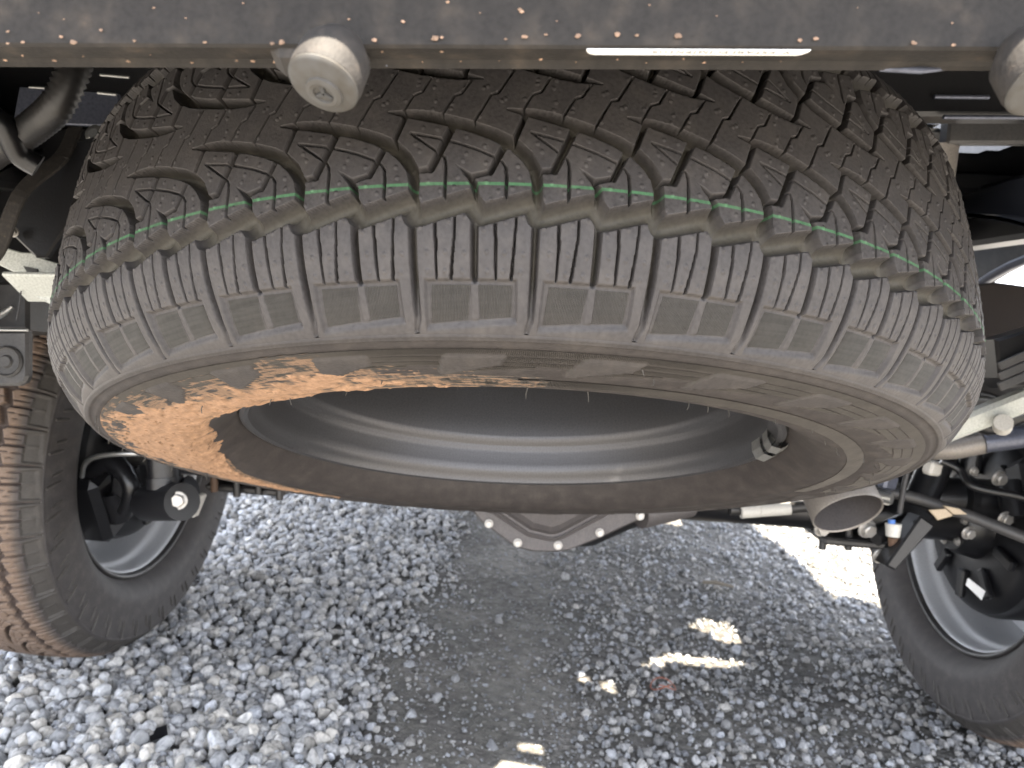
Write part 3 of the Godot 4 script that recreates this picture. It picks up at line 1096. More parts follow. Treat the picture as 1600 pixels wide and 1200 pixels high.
func build_mud(parent: Node3D) -> void:
	var outer := [[-136, 310], [-124, 318], [-112, 326], [-100, 333], [-86, 346], [-72, 346], [-62, 342], [-52, 333], [-45, 324], [-36, 317], [-28, 321], [-22, 330], [-18.5, 335], [-16, 322], [-13, 312], [-9, 305], [-6, 301], [-1, 299], [3, 295], [5, 291]]
	var inner := [[-136, 303], [-124, 296], [-112, 290], [-103, 285], [-96, 278], [-88, 269], [-80, 262], [-70, 263], [-60, 270], [-50, 275], [-40, 272], [-30, 273], [-20, 277], [-10, 283], [-3, 286], [3, 289], [5, 290.5]]
	var b := MB.new()
	var f := FastNoiseLite.new()
	f.seed = 77
	f.frequency = 1.0
	f.fractal_octaves = 5
	var prof := [Vector2(113.9, 342.6), Vector2(114.3, 338.0), Vector2(114.9, 332.0), Vector2(115.4, 325.0), Vector2(115.8, 318), Vector2(116.1, 312), Vector2(116.4, 305), Vector2(116.6, 297), Vector2(116.5, 289), Vector2(115.8, 282), Vector2(113.4, 275), Vector2(109.0, 268.5), Vector2(103.0, 262.5), Vector2(95.0, 257.5)]
	var rows := []
	for i in prof.size() - 1:
		for k in 9: rows.append(prof[i].lerp(prof[i + 1], k / 9.0))
	rows.append(prof[-1])
	var m := rows.size()
	var nc := 500
	var H := PackedFloat32Array(); H.resize(m * (nc + 1))
	var P := PackedVector3Array(); P.resize(m * (nc + 1))
	for i in m:
		var dn: Vector2 = rows[mini(i + 2, m - 1)] - rows[maxi(i - 2, 0)]
		var nr := Vector2(-dn.y, dn.x).normalized()
		for k in nc + 1:
			var ad := lerpf(-136.0, 5.0, float(k) / nc)
			var r: float = rows[i].y
			var ro := along(outer, ad)
			var ri := along(inner, ad)
			var arc := ad * 5.4
			var ins := minf(ro - r, r - ri)
			var big := f.get_noise_2d(arc * 0.055, r * 0.07)
			var streak := f.get_noise_2d(arc * 0.25 + 40.0, r * 0.03)
			var small := f.get_noise_2d(arc * 0.33, r * 0.33 + 90.0)
			var heavy := smoothstep(-20.0, -60.0, ad) * smoothstep(-138.0, -108.0, ad) * 0.9 + 0.25
			# thick along the inner side, thin and streaky outwards
			var inward := smoothstep(ro, lerpf(ro, ri, 0.75), r)
			var h := (ins * 0.20 + 5.5 * big + 2.6 * streak * (1.3 - inward) + 0.2 * small) * 0.5 - 0.75 + 1.5 * heavy * inward
			if ad > -50.0: h -= 1.2 * (1.0 - inward) + 0.9 * smoothstep(-30.0, -4.0, ad)
			h = clampf(h, -1.0, 0.9 + 1.6 * heavy * inward)
			if ins < 0.0: h = minf(h, ins * 0.25)
			# bare spots where it fell off, a crust that flakes near the bead
			if f.get_noise_2d(arc * 0.05 + 700.0, r * 0.16) > 0.50 - 0.14 * (1.0 - inward): h = minf(h, 0.06)
			if h > 0.25: h += 1.1 * maxf(big + 0.1, 0.0) * inward
			# dust film and scraped streaks beyond the cake
			var film := 0.9 * f.get_noise_2d(arc * 0.05 + 300.0, r * 0.22) + 0.40 * f.get_noise_2d(arc * 0.5, r * 0.05 + 500.0) + 0.15 * small
			if h < 0.30 and r > ri - 3.0 and r < ro + 16.0 and ad < 4.0:
				h = maxf(h, clampf(0.30 + film * 0.75 - 0.030 * maxf(r - ro, 0.0) - 0.2 * smoothstep(-30.0, 4.0, ad), -0.5, 0.30))
			H[i * (nc + 1) + k] = h
			var a := deg_to_rad(ad)
			var q: Vector2 = rows[i] + nr * (maxf(h, -0.4) * 0.9 + 0.12)
			P[i * (nc + 1) + k] = Vector3(q.y * sin(a), -q.x, q.y * cos(a)) / 1000.0
	var id := {}
	for i in m - 1:
		for k in nc:
			var c := [i * (nc + 1) + k, i * (nc + 1) + k + 1, (i + 1) * (nc + 1) + k + 1, (i + 1) * (nc + 1) + k]
			var mx := maxf(maxf(H[c[0]], H[c[1]]), maxf(H[c[2]], H[c[3]]))
			if mx <= 0.0: continue
			var ids := []
			for q in c:
				if not id.has(q):
					var qi: int = q / (nc + 1)
					var qk: int = q % (nc + 1)
					var g: Vector3 = (P[qi * (nc + 1) + mini(qk + 1, nc)] - P[qi * (nc + 1) + maxi(qk - 1, 0)]).cross(P[mini(qi + 1, m - 1) * (nc + 1) + qk] - P[maxi(qi - 1, 0) * (nc + 1) + qk]).normalized()
					if g.y > 0 and qi < m * 0.8: g = -g
					elif g.dot(Vector3(-P[q].x, -0.3, -P[q].z)) < 0 and qi >= m * 0.8: g = -g
					var hv: float = H[q]
					var tn := 0.5 + 0.9 * f.get_noise_2d(qk * 0.06, qi * 0.11)
					b.col = Color(0.050, 0.044, 0.040).lerp(Color(0.155, 0.10, 0.066), smoothstep(0.0, 0.26, hv)).lerp(Color(0.335, 0.20, 0.12).lerp(Color(0.23, 0.135, 0.08), clampf(tn, 0.0, 1.0)), smoothstep(0.18, 0.6, hv))
					id[q] = b.vert(P[q], g)
				ids.append(id[q])
			b.quad(ids[0], ids[1], ids[2], ids[3])
	var o := put("dried_mud", b.mesh(), M.mud, parent)
	tag(o, "cake of dried orange mud on the lower sidewall")


func along(a: Array, x: float) -> float:
	for i in a.size() - 1:
		if x <= a[i + 1][0]: return lerpf(a[i][1], a[i + 1][1], (x - a[i][0]) / (a[i + 1][0] - a[i][0]))
	return a[-1][1]


func build_hairs(parent: Node3D) -> void:
	# little rubber whiskers left by the mould
	var b := MB.new()
	b.col = Color(0.06, 0.055, 0.05)
	for q in [[-32, 284], [-29, 283], [-20, 284], [-6, 283], [2, 284], [9, 284], [22, 284], [25, 283], [28, 284], [36, 286], [44, 290], [52, 283], [58, 284], [66, 300], [72, 310], [80, 318], [-60, 345], [-66, 344], [-74, 343], [-80, 342], [-88, 340], [-96, 338], [-104, 330], [-112, 328], [-118, 325], [84, 322], [96, 320], [100, 322], [12, 330], [-42, 300], [14, 318], [-14, 300]]:
		var a := deg_to_rad(q[0])
		var r: float = q[1]
		var t := 116.0 if r > 283 else 114.6
		var p0 := Vector3(r * sin(a), -t, r * cos(a)) / 1000.0
		var lean := Vector3(rng.randf_range(-0.3, 0.3), -1, rng.randf_range(-0.3, 0.3)).normalized()
		var l := rng.randf_range(0.003, 0.0075)
		b.tube([p0, p0 + lean * l * 0.6, p0 + (lean + Vector3(rng.randf_range(-0.2, 0.2), 0, 0)) * l], [0.00042, 0.00034, 0.00025], 5)
	var o := put("rubber_whiskers", b.mesh(), M.rubber, parent)
	tag(o, "", "", "", "stuff")


# ------------------------------------------------------------------ truck
var BB: Basis      # axes of the truck body: x to the right, y up, z to the rear
var AX: Transform3D  # axes of the rear axle, origin midway between the wheels


func bp(x: float, y: float, z: float) -> Vector3:
	return cp + BB * Vector3(x, y, z)


func ground_at(x: float, y: float) -> Vector3:
	var d := (at(x, y, 1.0) - cp)
	var t := (0.003 - cp.y) / (d.y + 0.04 * d.x)
	return cp + d * t


func rbox(b: MB, p: Vector3, size: Vector3, bev := 0.002, rot := Vector3.ZERO, basis_ := Basis()) -> void:
	b.box(Transform3D(basis_ * Basis.from_euler(rot * PI / 180.0), p), size, bev)


func piece(called: String, mt: Material, parent: Node, make: Callable, label := "") -> MeshInstance3D:
	var b := MB.new()
	make.call(b)
	var o := put(called, b.mesh(), mt, parent)
	if label: tag(o, label)
	return o


# outline given by photograph pixels at one distance, thickened away from the lens
func plate(b: MB, pts: Array, d: float, thick: float, bev := 0.0015) -> void:
	var c := Vector2.ZERO
	for p in pts: c += Vector2(p[0], p[1])
	c /= pts.size()
	var poly := PackedVector2Array()
	for p in pts: poly.append(Vector2((p[0] - c.x) / PX * d, -(p[1] - c.y) / PX * d))
	b.prism(Transform3D(cb, at(c.x, c.y, d) - cb.z * thick * 0.5), poly, thick, bev)


func build_truck() -> void:
	truck = node("pickup_truck", self)
	tag(truck, "rear underside of a black pickup truck with bumper edge, axle and two wheels", "pickup truck")
	var th := deg_to_rad(4.0)
	var bx := (cb * Vector3(1, -0.004, 0)).normalized()
	var by := cb * Vector3(0.004, cos(th), sin(th))
	by = (by - bx * by.dot(bx)).normalized()
	BB = Basis(bx, by, bx.cross(by))
	var ax := (cb * Vector3(1, -0.082, 0.032)).normalized()
	var ay := (Vector3.UP - ax * ax.y).normalized()
	AX = Transform3D(Basis(ax, ay, ax.cross(ay)), Vector3(0.086, 0.3825, -1.4065))
	bumper()
	body()
	axle()
	for s in [-1, 1]: wheel(s)
	left_side()
	right_side()


func bumper() -> void:
	var sec := PackedVector2Array([Vector2(-0.2574, 0.0975), Vector2(-0.2571, 0.104), Vector2(-0.2545, 0.175), Vector2(-0.190, 0.185), Vector2(-0.178, 0.192), Vector2(-0.178, 0.29), Vector2(-0.19, 0.30), Vector2(-0.31, 0.30), Vector2(-0.31, 0.296), Vector2(-0.192, 0.294), Vector2(-0.184, 0.286), Vector2(-0.184, 0.197), Vector2(-0.194, 0.190), Vector2(-0.2575, 0.180), Vector2(-0.2605, 0.106), Vector2(-0.2612, 0.1003), Vector2(-0.2716, 0.0998), Vector2(-0.2738, 0.0968), Vector2(-0.2732, 0.0950), Vector2(-0.2722, 0.0962), Vector2(-0.2705, 0.0972), Vector2(-0.2585, 0.0966)])  # upper step, out of view, added to shade the face below
	var b := MB.new()
	b.prism(Transform3D(Basis(BB.z, BB.y, -BB.x), cp), sec, 1.9, 0.0004)
	var bm := put("bumper", b.mesh(), M.bumper, truck)
	tag(bm, "dark grey bumper edge speckled with rust chips")
	# rolled lip with dents: short strips of folded sheet along the inner edge
	var lip := MB.new()
	for q in [[0, 200, 101, 0], [440, 445, 101, 1], [565, 645, 99.5, 1], [1375, 1500, 108, 1], [0, 60, 106, 0]]:
		if q[3] == 0: continue
		lip.tube([at(q[0], q[2], 0.2665), at((q[0] + q[1]) * 0.5, q[2] + (1.5 if q[0] > 1000 else 0.0), 0.2660), at(q[1], q[2] - 3.0, 0.2665)], [0.0009, 0.0014, 0.0005], 8)
	put("bent_lip", lip.mesh(), M.bluegrey, bm)
	# chips of rust
	var chips := MB.new()
	var f := func(px: float, py: float, d: float, rr: float, up: Vector3) -> void:
		var p := at(px, py, d)
		var x := BB.x
		var z := x.cross(up)
		var ring := []
		var k0 := rng.randf() * TAU
		for k in 9:
			var a := k0 + TAU * k / 9.0
			var q := rr * rng.randf_range(0.6, 1.1)
			ring.append(p + (x * cos(a) * 1.5 + z * sin(a)) * q)
		var shade := rng.randf_range(0.5, 1.0)
		chips.col = Color(0.40, 0.26, 0.18) * shade
		chips.col.a = 1.0
		var c := chips.vert(p + up * rr * 0.25, up)
		var ids := []
		for q in ring: ids.append(chips.vert(q, (up * 0.7 + (q - p).normalized() * 0.7).normalized()))
		for k in 9: chips.tri(c, ids[k], ids[(k + 1) % 9])
	for q in [[35, 66, 1.3], [115, 66, 2.4], [95, 57, 1.3], [12, 68, 1.1], [12, 49, 1.1], [210, 64, 1.3], [157, 47, 1.1], [320, 66, 1.3], [440, 66, 2.2], [500, 62, 2.6], [530, 71, 2.2], [425, 68, 1.6], [585, 62, 2.0], [680, 60, 2.4], [690, 58, 1.2], [790, 61, 1.0], [820, 57, 1.8], [853, 54, 1.0], [630, 34, 1.5], [813, 15, 1.7], [815, 18, 1.3], [903, 56, 1.9], [965, 54, 2.0], [995, 55, 1.5], [1060, 56, 2.4], [1250, 63, 1.6], [1275, 60, 1.8], [1428, 67, 2.0], [1490, 70, 1.6], [1595, 70, 2.0], [1015, 8, 0.9], [1488, 36, 0.8], [700, 3, 1.2], [290, 28, 0.7], [380, 5, 0.8], [545, 30, 1.0], [750, 20, 0.7], [870, 33, 0.6], [1120, 25, 0.6], [1340, 12, 0.5], [240, 12, 0.8], [60, 20, 0.6], [100, 30, 0.7]]:
		f.call(q[0], q[1], 0.2566 / ((600.0 - q[1]) / PX * 0.0698 + 0.9976), q[2] * 0.00042, BB.z)
	for q in [[35, 87, 1.0], [8, 94, 1.2], [85, 95, 1.4], [130, 88, 0.7], [200, 96, 1.3], [235, 86, 0.5], [300, 98, 1.2], [370, 95, 1.0], [395, 96, 1.4], [430, 97, 1.5], [690, 81, 1.2], [597, 81, 0.9], [780, 95, 0.5], [845, 93, 1.2], [965, 93, 0.7], [1068, 92, 1.0], [1100, 98, 1.1], [1220, 96, 0.6], [1288, 100, 1.2], [1365, 103, 1.3], [1450, 98, 0.8], [660, 97, 0.7], [720, 96, 0.6], [900, 97, 0.6], [1010, 98, 0.6], [1160, 97, 0.5]]:
		f.call(q[0], q[1], 0.0964 / ((600.0 - q[1]) / PX * 0.9976 - 0.0698), q[2] * 0.00042, (-BB.y * 0.8 + BB.z * 0.5).normalized())
	var cm: StandardMaterial3D = M.mud.duplicate()
	cm.roughness = 0.85
	tag(put("rust_chips", chips.mesh(), cm, bm), "", "", "", "stuff")
	# sticker on the underside of the flange
	var st := MB.new()
	var poly := PackedVector2Array()
	for q in [[0.0250, -0.2578], [0.1012, -0.2578], [0.1012, -0.2592], [0.1000, -0.2613], [0.0980, -0.2625], [0.0282, -0.2625], [0.0262, -0.2615], [0.0251, -0.2596]]:
		poly.append(Vector2(q[0], -q[1]))
	st.prism(Transform3D(Basis(BB.x, -BB.z, BB.y), bp(0, 0.0963, 0)), poly, 0.0004, 0.0001)
	var sk := put("sticker", st.mesh(), M.paper, bm)
	tag(sk, "white paper sticker on the underside of the bumper flange")
	var tm := TextMesh.new()
	var sf := SystemFont.new()
	sf.font_names = PackedStringArray(["Droid Serif"])
	tm.font = sf
	tm.text = "Y  ESTABLECIMIENTOS"
	tm.font_size = 20
	tm.pixel_size = 0.00016
	tm.depth = 0.00012
	tm.horizontal_alignment = HORIZONTAL_ALIGNMENT_LEFT
	tm.vertical_alignment = VERTICAL_ALIGNMENT_TOP
	var tx := put("lettering", tm, M.print, bm)
	# read from below with its top towards the front of the truck
	tx.transform = Transform3D(Basis(-BB.x * 0.82, -BB.z, -BB.y), bp(0.0950, 0.0960, -0.2612))
	var wd := tm.get_aabb().size.x
	if wd > 0.0: tx.transform.basis.x = -BB.x * (0.0475 / wd)
	# two round headed fixings under the flange
	fixing(bm, 504.0, 134.0, Vector3(-0.24, -0.88, 0.40), 0.237, 0.0104)
	fixing(bm, 1640.0, 134.0, Vector3(0.10, -0.86, 0.48), 0.232, 0.0110)


func fixing(parent: Node, px: float, py: float, n_: Vector3, d: float, r: float) -> void:
	var nn := (cb * n_).normalized()
	var p := at(px, py, d)
	var x := (BB.x - nn * BB.x.dot(nn)).normalized()
	var xf := Transform3D(Basis(x, nn, x.cross(nn)), p)
	var b := MB.new()
	b.lathe(xf, [Vector2(r * 0.7, -0.020), Vector2(r * 1.12, -0.013), Vector2(r * 1.16, -0.004), Vector2(r * 1.12, -0.0014), Vector2(r * 0.9, -0.0012)], 36, 0, TAU, 50)
	var up := at(px - 2.0, py - 52.0, d + 0.022)
	rbox(b, up, Vector3(0.033, 0.014, 0.016), 0.004, Vector3(-28, 0, 0), BB)
	put("fixing", b.mesh(), M.fixing, parent)
	var c := MB.new()
	c.lathe(xf, [Vector2(r * 1.1, -0.0016), Vector2(r * 1.12, -0.0007), Vector2(r * 1.07, 0.0), Vector2(r * 0.98, 0.0006), Vector2(r * 0.62, 0.0010), Vector2(r * 0.55, 0.0012), Vector2(0, 0.0012)], 48, 0, TAU, 30)
	var p2 := xf * Vector3(0.0006, 0.0011, 0.0016)
	c.lathe(Transform3D(xf.basis, p2), [Vector2(r * 0.60, 0.0), Vector2(r * 0.57, 0.0009), Vector2(r * 0.44, 0.0014), Vector2(r * 0.33, 0.0012), Vector2(r * 0.30, 0.0004), Vector2(0, 0.0002)], 40, 0, TAU, 24)
	put("domed_cap", c.mesh(), M.plastic_disc, parent)
	var k := MB.new()
	for i in 3:
		var a := TAU * i / 3.0 + 0.5
		var q := Vector3(cos(a) * r * 0.16, 0.0006, sin(a) * r * 0.16)
		k.box(Transform3D(xf.basis * Basis(Vector3.UP, -a), p2 + xf.basis * q), Vector3(r * 0.26, 0.0008, r * 0.14), 0.0001)
	put("socket", k.mesh(), M.ink, parent)


func body() -> void:
	# bed floor: pressed sheet with added openings, shaped to let sun patches fall on the ground
	var holes := []
	for g in [[[1004, 1046], [1040, 1022], [1100, 1012], [1132, 1006], [1110, 994], [1080, 980], [1096, 970], [1170, 984], [1206, 1006], [1180, 1036], [1120, 1044], [1060, 1046]], [[880, 1120], [888, 1106], [930, 1086], [948, 1094], [922, 1112]], [[890, 1072], [905, 1060], [925, 1066], [915, 1078]], [[925, 1092], [940, 1072], [970, 1076], [955, 1098]], [[768, 1206], [780, 1176], [795, 1180], [805, 1164], [854, 1156], [854, 1210]], [[1030, 815], [1036, 797], [1064, 803], [1072, 818], [1060, 822]]]:
		var poly := PackedVector2Array()
		for q in g:
			var p := ground_at(q[0], q[1])
			p += sun_dir * ((0.98 - p.y) / sun_dir.y)
			poly.append(Vector2(p.x, p.z))
		holes.append(poly)
	var b := MB.new()
	var step := 0.02
	var nx := 97
	var nz := 125
	for i in nx:
		for j in nz:
			var x := -0.97 + i * step
			var z := -0.29 - j * step
			var c := Vector2(x + step * 0.5, z - step * 0.5)
			var cut := false
			for h in holes:
				if Geometry2D.is_point_in_polygon(c, h): cut = true
			if cut: continue
			for e in [[0.98, -1.0], [0.985, 1.0]]:
				b.flat([Vector3(x, e[0], z), Vector3(x + step, e[0], z), Vector3(x + step, e[0], z - step), Vector3(x, e[0], z - step)], Vector3(0, e[1], 0))
	put("bed_floor", b.mesh(), M.black_clean, truck)
	# cross ribs under the floor
	for rz in [-0.42, -0.655, -1.28, -1.6, -1.95, -2.36, -2.62]:
		piece("floor_rib", M.black_clean, truck, func(q: MB): rbox(q, Vector3(0, 0.962, rz), Vector3(1.9, 0.034, 0.045), 0.006))
	# bed sides with wheel arches
	for s in [-1.0, 1.0]:
		var hub := AX * Vector3(s * 0.88, 0, 0)
		var poly := PackedVector2Array([Vector2(-0.29, 1.42), Vector2(-0.29, 0.76)])
		for k in 25:
			var a := lerpf(0.6, PI - 0.6, k / 24.0)
			poly.append(Vector2(hub.z + 0.60 * cos(a), hub.y + 0.525 * sin(a)))
		poly.append(Vector2(-2.75, 0.74))
		poly.append(Vector2(-2.75, 1.42))
		piece("bed_side", M.dark_grey, truck, func(q: MB): q.prism(Transform3D(Basis(Vector3(0, 0, 1), Vector3.UP, Vector3(-1, 0, 0)), Vector3(s * 1.0 + 0.03, 0, 0)), poly, 0.03, 0.004))
		# rolled arch edge
		piece("arch_lip", M.bluegrey if s > 0 else M.black, truck, func(q: MB):
			var pts := []
			for k in 25:
				var a := lerpf(0.33, PI - 0.42, k / 24.0)
				pts.append(Vector3(s * 0.985 + 0.03, hub.y + 0.525 * sin(a), hub.z + 0.60 * cos(a)))
			q.tube(pts, 0.010, 8))
		# inner arch liner
		piece("arch_liner", M.black_clean, truck, func(q: MB):
			for k in 24:
				var a0 := lerpf(0.25, 1.75, k / 24.0)
				var a1 := lerpf(0.25, 1.75, (k + 1) / 24.0)
				for e in [[0.60, -1.0], [0.606, 1.0]]:
					var p := []
					for w in [[a0, 0.70], [a1, 0.70], [a1, 0.98], [a0, 0.98]]:
						p.append(Vector3(s * w[1] + 0.02, minf(hub.y + (e[0] - 0.04) * sin(w[0]), 0.965 + e[1] * 0.002), hub.z + (e[0] + 0.15) * cos(w[0])))
					q.flat(p, Vector3(0, sin((a0 + a1) / 2) * e[1], cos((a0 + a1) / 2) * e[1])))
	piece("tailgate", M.dark_grey, truck, func(q: MB): rbox(q, Vector3(0, 1.12, -0.30), Vector3(1.92, 0.26, 0.05), 0.01))
	# cab floor and rockers further forward
	piece("cab_floor", M.black_clean, truck, func(q: MB): rbox(q, Vector3(0, 0.80, -4.0), Vector3(1.86, 0.10, 2.5), 0.02))
	for s in [-1.0, 1.0]:
		piece("rocker_panel", M.dark_grey, truck, func(q: MB): rbox(q, Vector3(s * 0.97, 0.98, -4.0), Vector3(0.06, 0.44, 2.46), 0.02))
	# frame rails: above the spare wheel, arched over the axle
	for s in [-1.0, 1.0]:
		piece("frame_rail", M.black_clean, truck, func(q: MB):
			var pts := [[-0.34, 0.86], [-0.75, 0.87], [-1.05, 0.90], [-1.4, 0.91], [-1.8, 0.86], [-2.2, 0.72], [-4.9, 0.66]]
			for k in pts.size() - 1:
				var p0 := Vector3(s * 0.76 + 0.04, pts[k][1], pts[k][0])
				var p1 := Vector3(s * 0.76 + 0.04, pts[k + 1][1], pts[k + 1][0])
				q.box(aim((p0 + p1) * 0.5, p1 - p0, Vector3.UP), Vector3(p0.distance_to(p1) + 0.02, 0.10, 0.06 + 0.001 * k), 0.008))
	# cross members carrying the spare
	for e in [[-0.40, 0.895, 0.10], [-1.34, 0.90, 0.08], [-1.75, 0.86, 0.10]]:
		piece("cross_member", M.black_clean, truck, func(q: MB): rbox(q, Vector3(0.04, e[1], e[0]), Vector3(1.50, e[2], 0.07), 0.01))
	# chain and winch that hold the spare
	piece("spare_hoist", M.black, truck, func(q: MB):
		rbox(q, Vector3(0.0, 0.88, -0.72), Vector3(0.14, 0.08, 0.12), 0.012)
		q.tube([Vector3(0, 0.85, -0.72), Vector3(0.0, 0.74, -0.705)], 0.006, 8)
		rbox(q, Vector3(0.0, 0.735, -0.70), Vector3(0.16, 0.012, 0.05), 0.004, Vector3(20, 0, 0)))
	piece("hoist_beam", M.black_clean, truck, func(q: MB): rbox(q, Vector3(0.0, 0.925, -0.86), Vector3(0.07, 0.04, 0.90), 0.01))


func axle() -> void:
	# tube, differential housing and bolted cover
	var rear := piece("rear_axle", M.black_clean, truck, func(q: MB):
		var pts := []
		var rad := []
		for k in [[-0.80, 0.040], [-0.40, 0.040], [-0.20, 0.044], [-0.13, 0.075], [-0.07, 0.108], [0.0, 0.118], [0.08, 0.108], [0.15, 0.07], [0.22, 0.044], [0.42, 0.040], [0.80, 0.040]]:
			pts.append(AX * Vector3(k[0] + 0.005, 0.004, 0)); rad.append(k[1])
		q.tube(pts, rad, 28)
		# pinion nose to the front
		q.tube([AX * Vector3(0.0, 0.0, -0.05), AX * Vector3(0.0, 0.01, -0.2), AX * Vector3(0.0, 0.015, -0.27)], [0.09, 0.055, 0.045], 20)
		q.tube([AX * Vector3(0.0, 0.015, -0.27), AX * Vector3(0.0, 0.10, -1.6)], 0.04, 16))
	tag(rear, "black rear axle tube with the differential in its middle")
	# outline of the cover flange in px at its distance, lower half seen, upper half mirrored
	var low := [[735, 795], [752, 816], [805, 855], [832, 862], [872, 863], [890, 860], [935, 842], [1000, 812], [1016, 797]]
	var c := Vector2(873, 768)
	var d := 1.285
	var poly := []
	for p in low: poly.append(p)
	for k in low.size(): poly.append([2 * c.x - low[k][0], 2 * c.y - low[k][1]])
	var xfz := cb
	var flange := piece("differential", M.cast, truck, func(q: MB):
		plate(q, poly, d, 0.016, 0.003)
		# webs running out to the tube
		q.tube([at(1000, 800, d + 0.02), at(1080, 790, d + 0.06)], [0.03, 0.02], 12))
	tag(flange, "grey bolted differential cover hanging below the spare wheel")
	var inner := [[757, 800], [770, 803], [823, 838], [858, 846], [866, 846], [880, 842], [948, 806], [958, 797]]
	var ring := []
	for p in inner: ring.append(p)
	for k in inner.size(): ring.append([2 * 862.0 - inner[k][0], 2 * 768.0 - inner[k][1]])
	piece("cover", M.cast, flange, func(q: MB):
		# domed pan: outline stepped inwards and outwards
		var prev := []
		var cen := Vector2(862, 768)
		for lv in [[1.0, 0.0], [0.985, 0.010], [0.93, 0.014], [0.90, 0.012], [0.86, 0.012], [0.80, 0.030], [0.70, 0.040], [0.4, 0.048], [0.02, 0.050]]:
			var cur := []
			for p in ring:
				cur.append(at(cen.x + (p[0] - cen.x) * lv[0], cen.y + (p[1] - cen.y) * lv[0], d - lv[1]))
			if prev.size():
				for k in cur.size():
					var k2 := (k + 1) % cur.size()
					var out: Vector3 = ((cur[k] + cur[k2]) * 0.5 - at(cen.x, cen.y, d)).normalized() + cb.z
					q.flat([prev[k], prev[k2], cur[k2], cur[k]], out)
			prev = cur)
	for p in [[764, 818], [809, 848], [872, 852], [937, 832], [1000, 806]]:
		piece("bolt", M.bolt, flange, func(q: MB): q.hexbolt(at(p[0], p[1], d - 0.001), cb.z, 0.0058, 0.007))
		piece("bolt", M.bolt, flange, func(q: MB): q.hexbolt(at(2 * c.x - p[0], 2 * c.y - p[1], d - 0.001), cb.z, 0.0058, 0.007))
	# leaf springs clamped to the axle
	for s in [-1.0, 1.0]:
		var sx: float = s * 0.572
		var spring := piece("leaf_spring", M.black, truck, func(q: MB):
			for lf in 4:
				var half: float = 0.60 - 0.14 * lf
				var prev: Vector3 = Vector3.ZERO
				for k in 13:
					var z := lerpf(-half, half * 0.86 if s < 0 else 0.04, k / 12.0)
					var p := AX * Vector3(sx, 0.085 - 0.011 * lf + 0.42 * pow(z, 2.0), z)
					if k > 0:
						q.box(aim((p + prev) * 0.5, p - prev, AX.basis.y), Vector3(p.distance_to(prev) + 0.004, 0.0095, 0.070), 0.0015)
					prev = p
			rbox(q, AX * Vector3(sx, 0.125, 0), Vector3(0.09, 0.016, 0.14), 0.004, Vector3.ZERO, AX.basis))
		var ends := [[370, 776], [404, 771], [437, 781], [335, 768]] if s < 0 else [[1285, 858], [1325, 859]]
		for e in ends:
			piece("u_bolt", M.brown if e[0] == 335 else M.black, spring, func(q: MB):
				var p0 := at(e[0], e[1], 1.36)
				var p1 := p0 + BB.y * 0.20
				q.tube([p0, p0 + BB.y * 0.1, p1], 0.0068, 10))
		piece("spring_plate", M.black, spring, func(q: MB): rbox(q, AX * Vector3(sx, -0.040, 0.0), Vector3(0.15, 0.014, 0.15), 0.004, Vector3.ZERO, AX.basis))


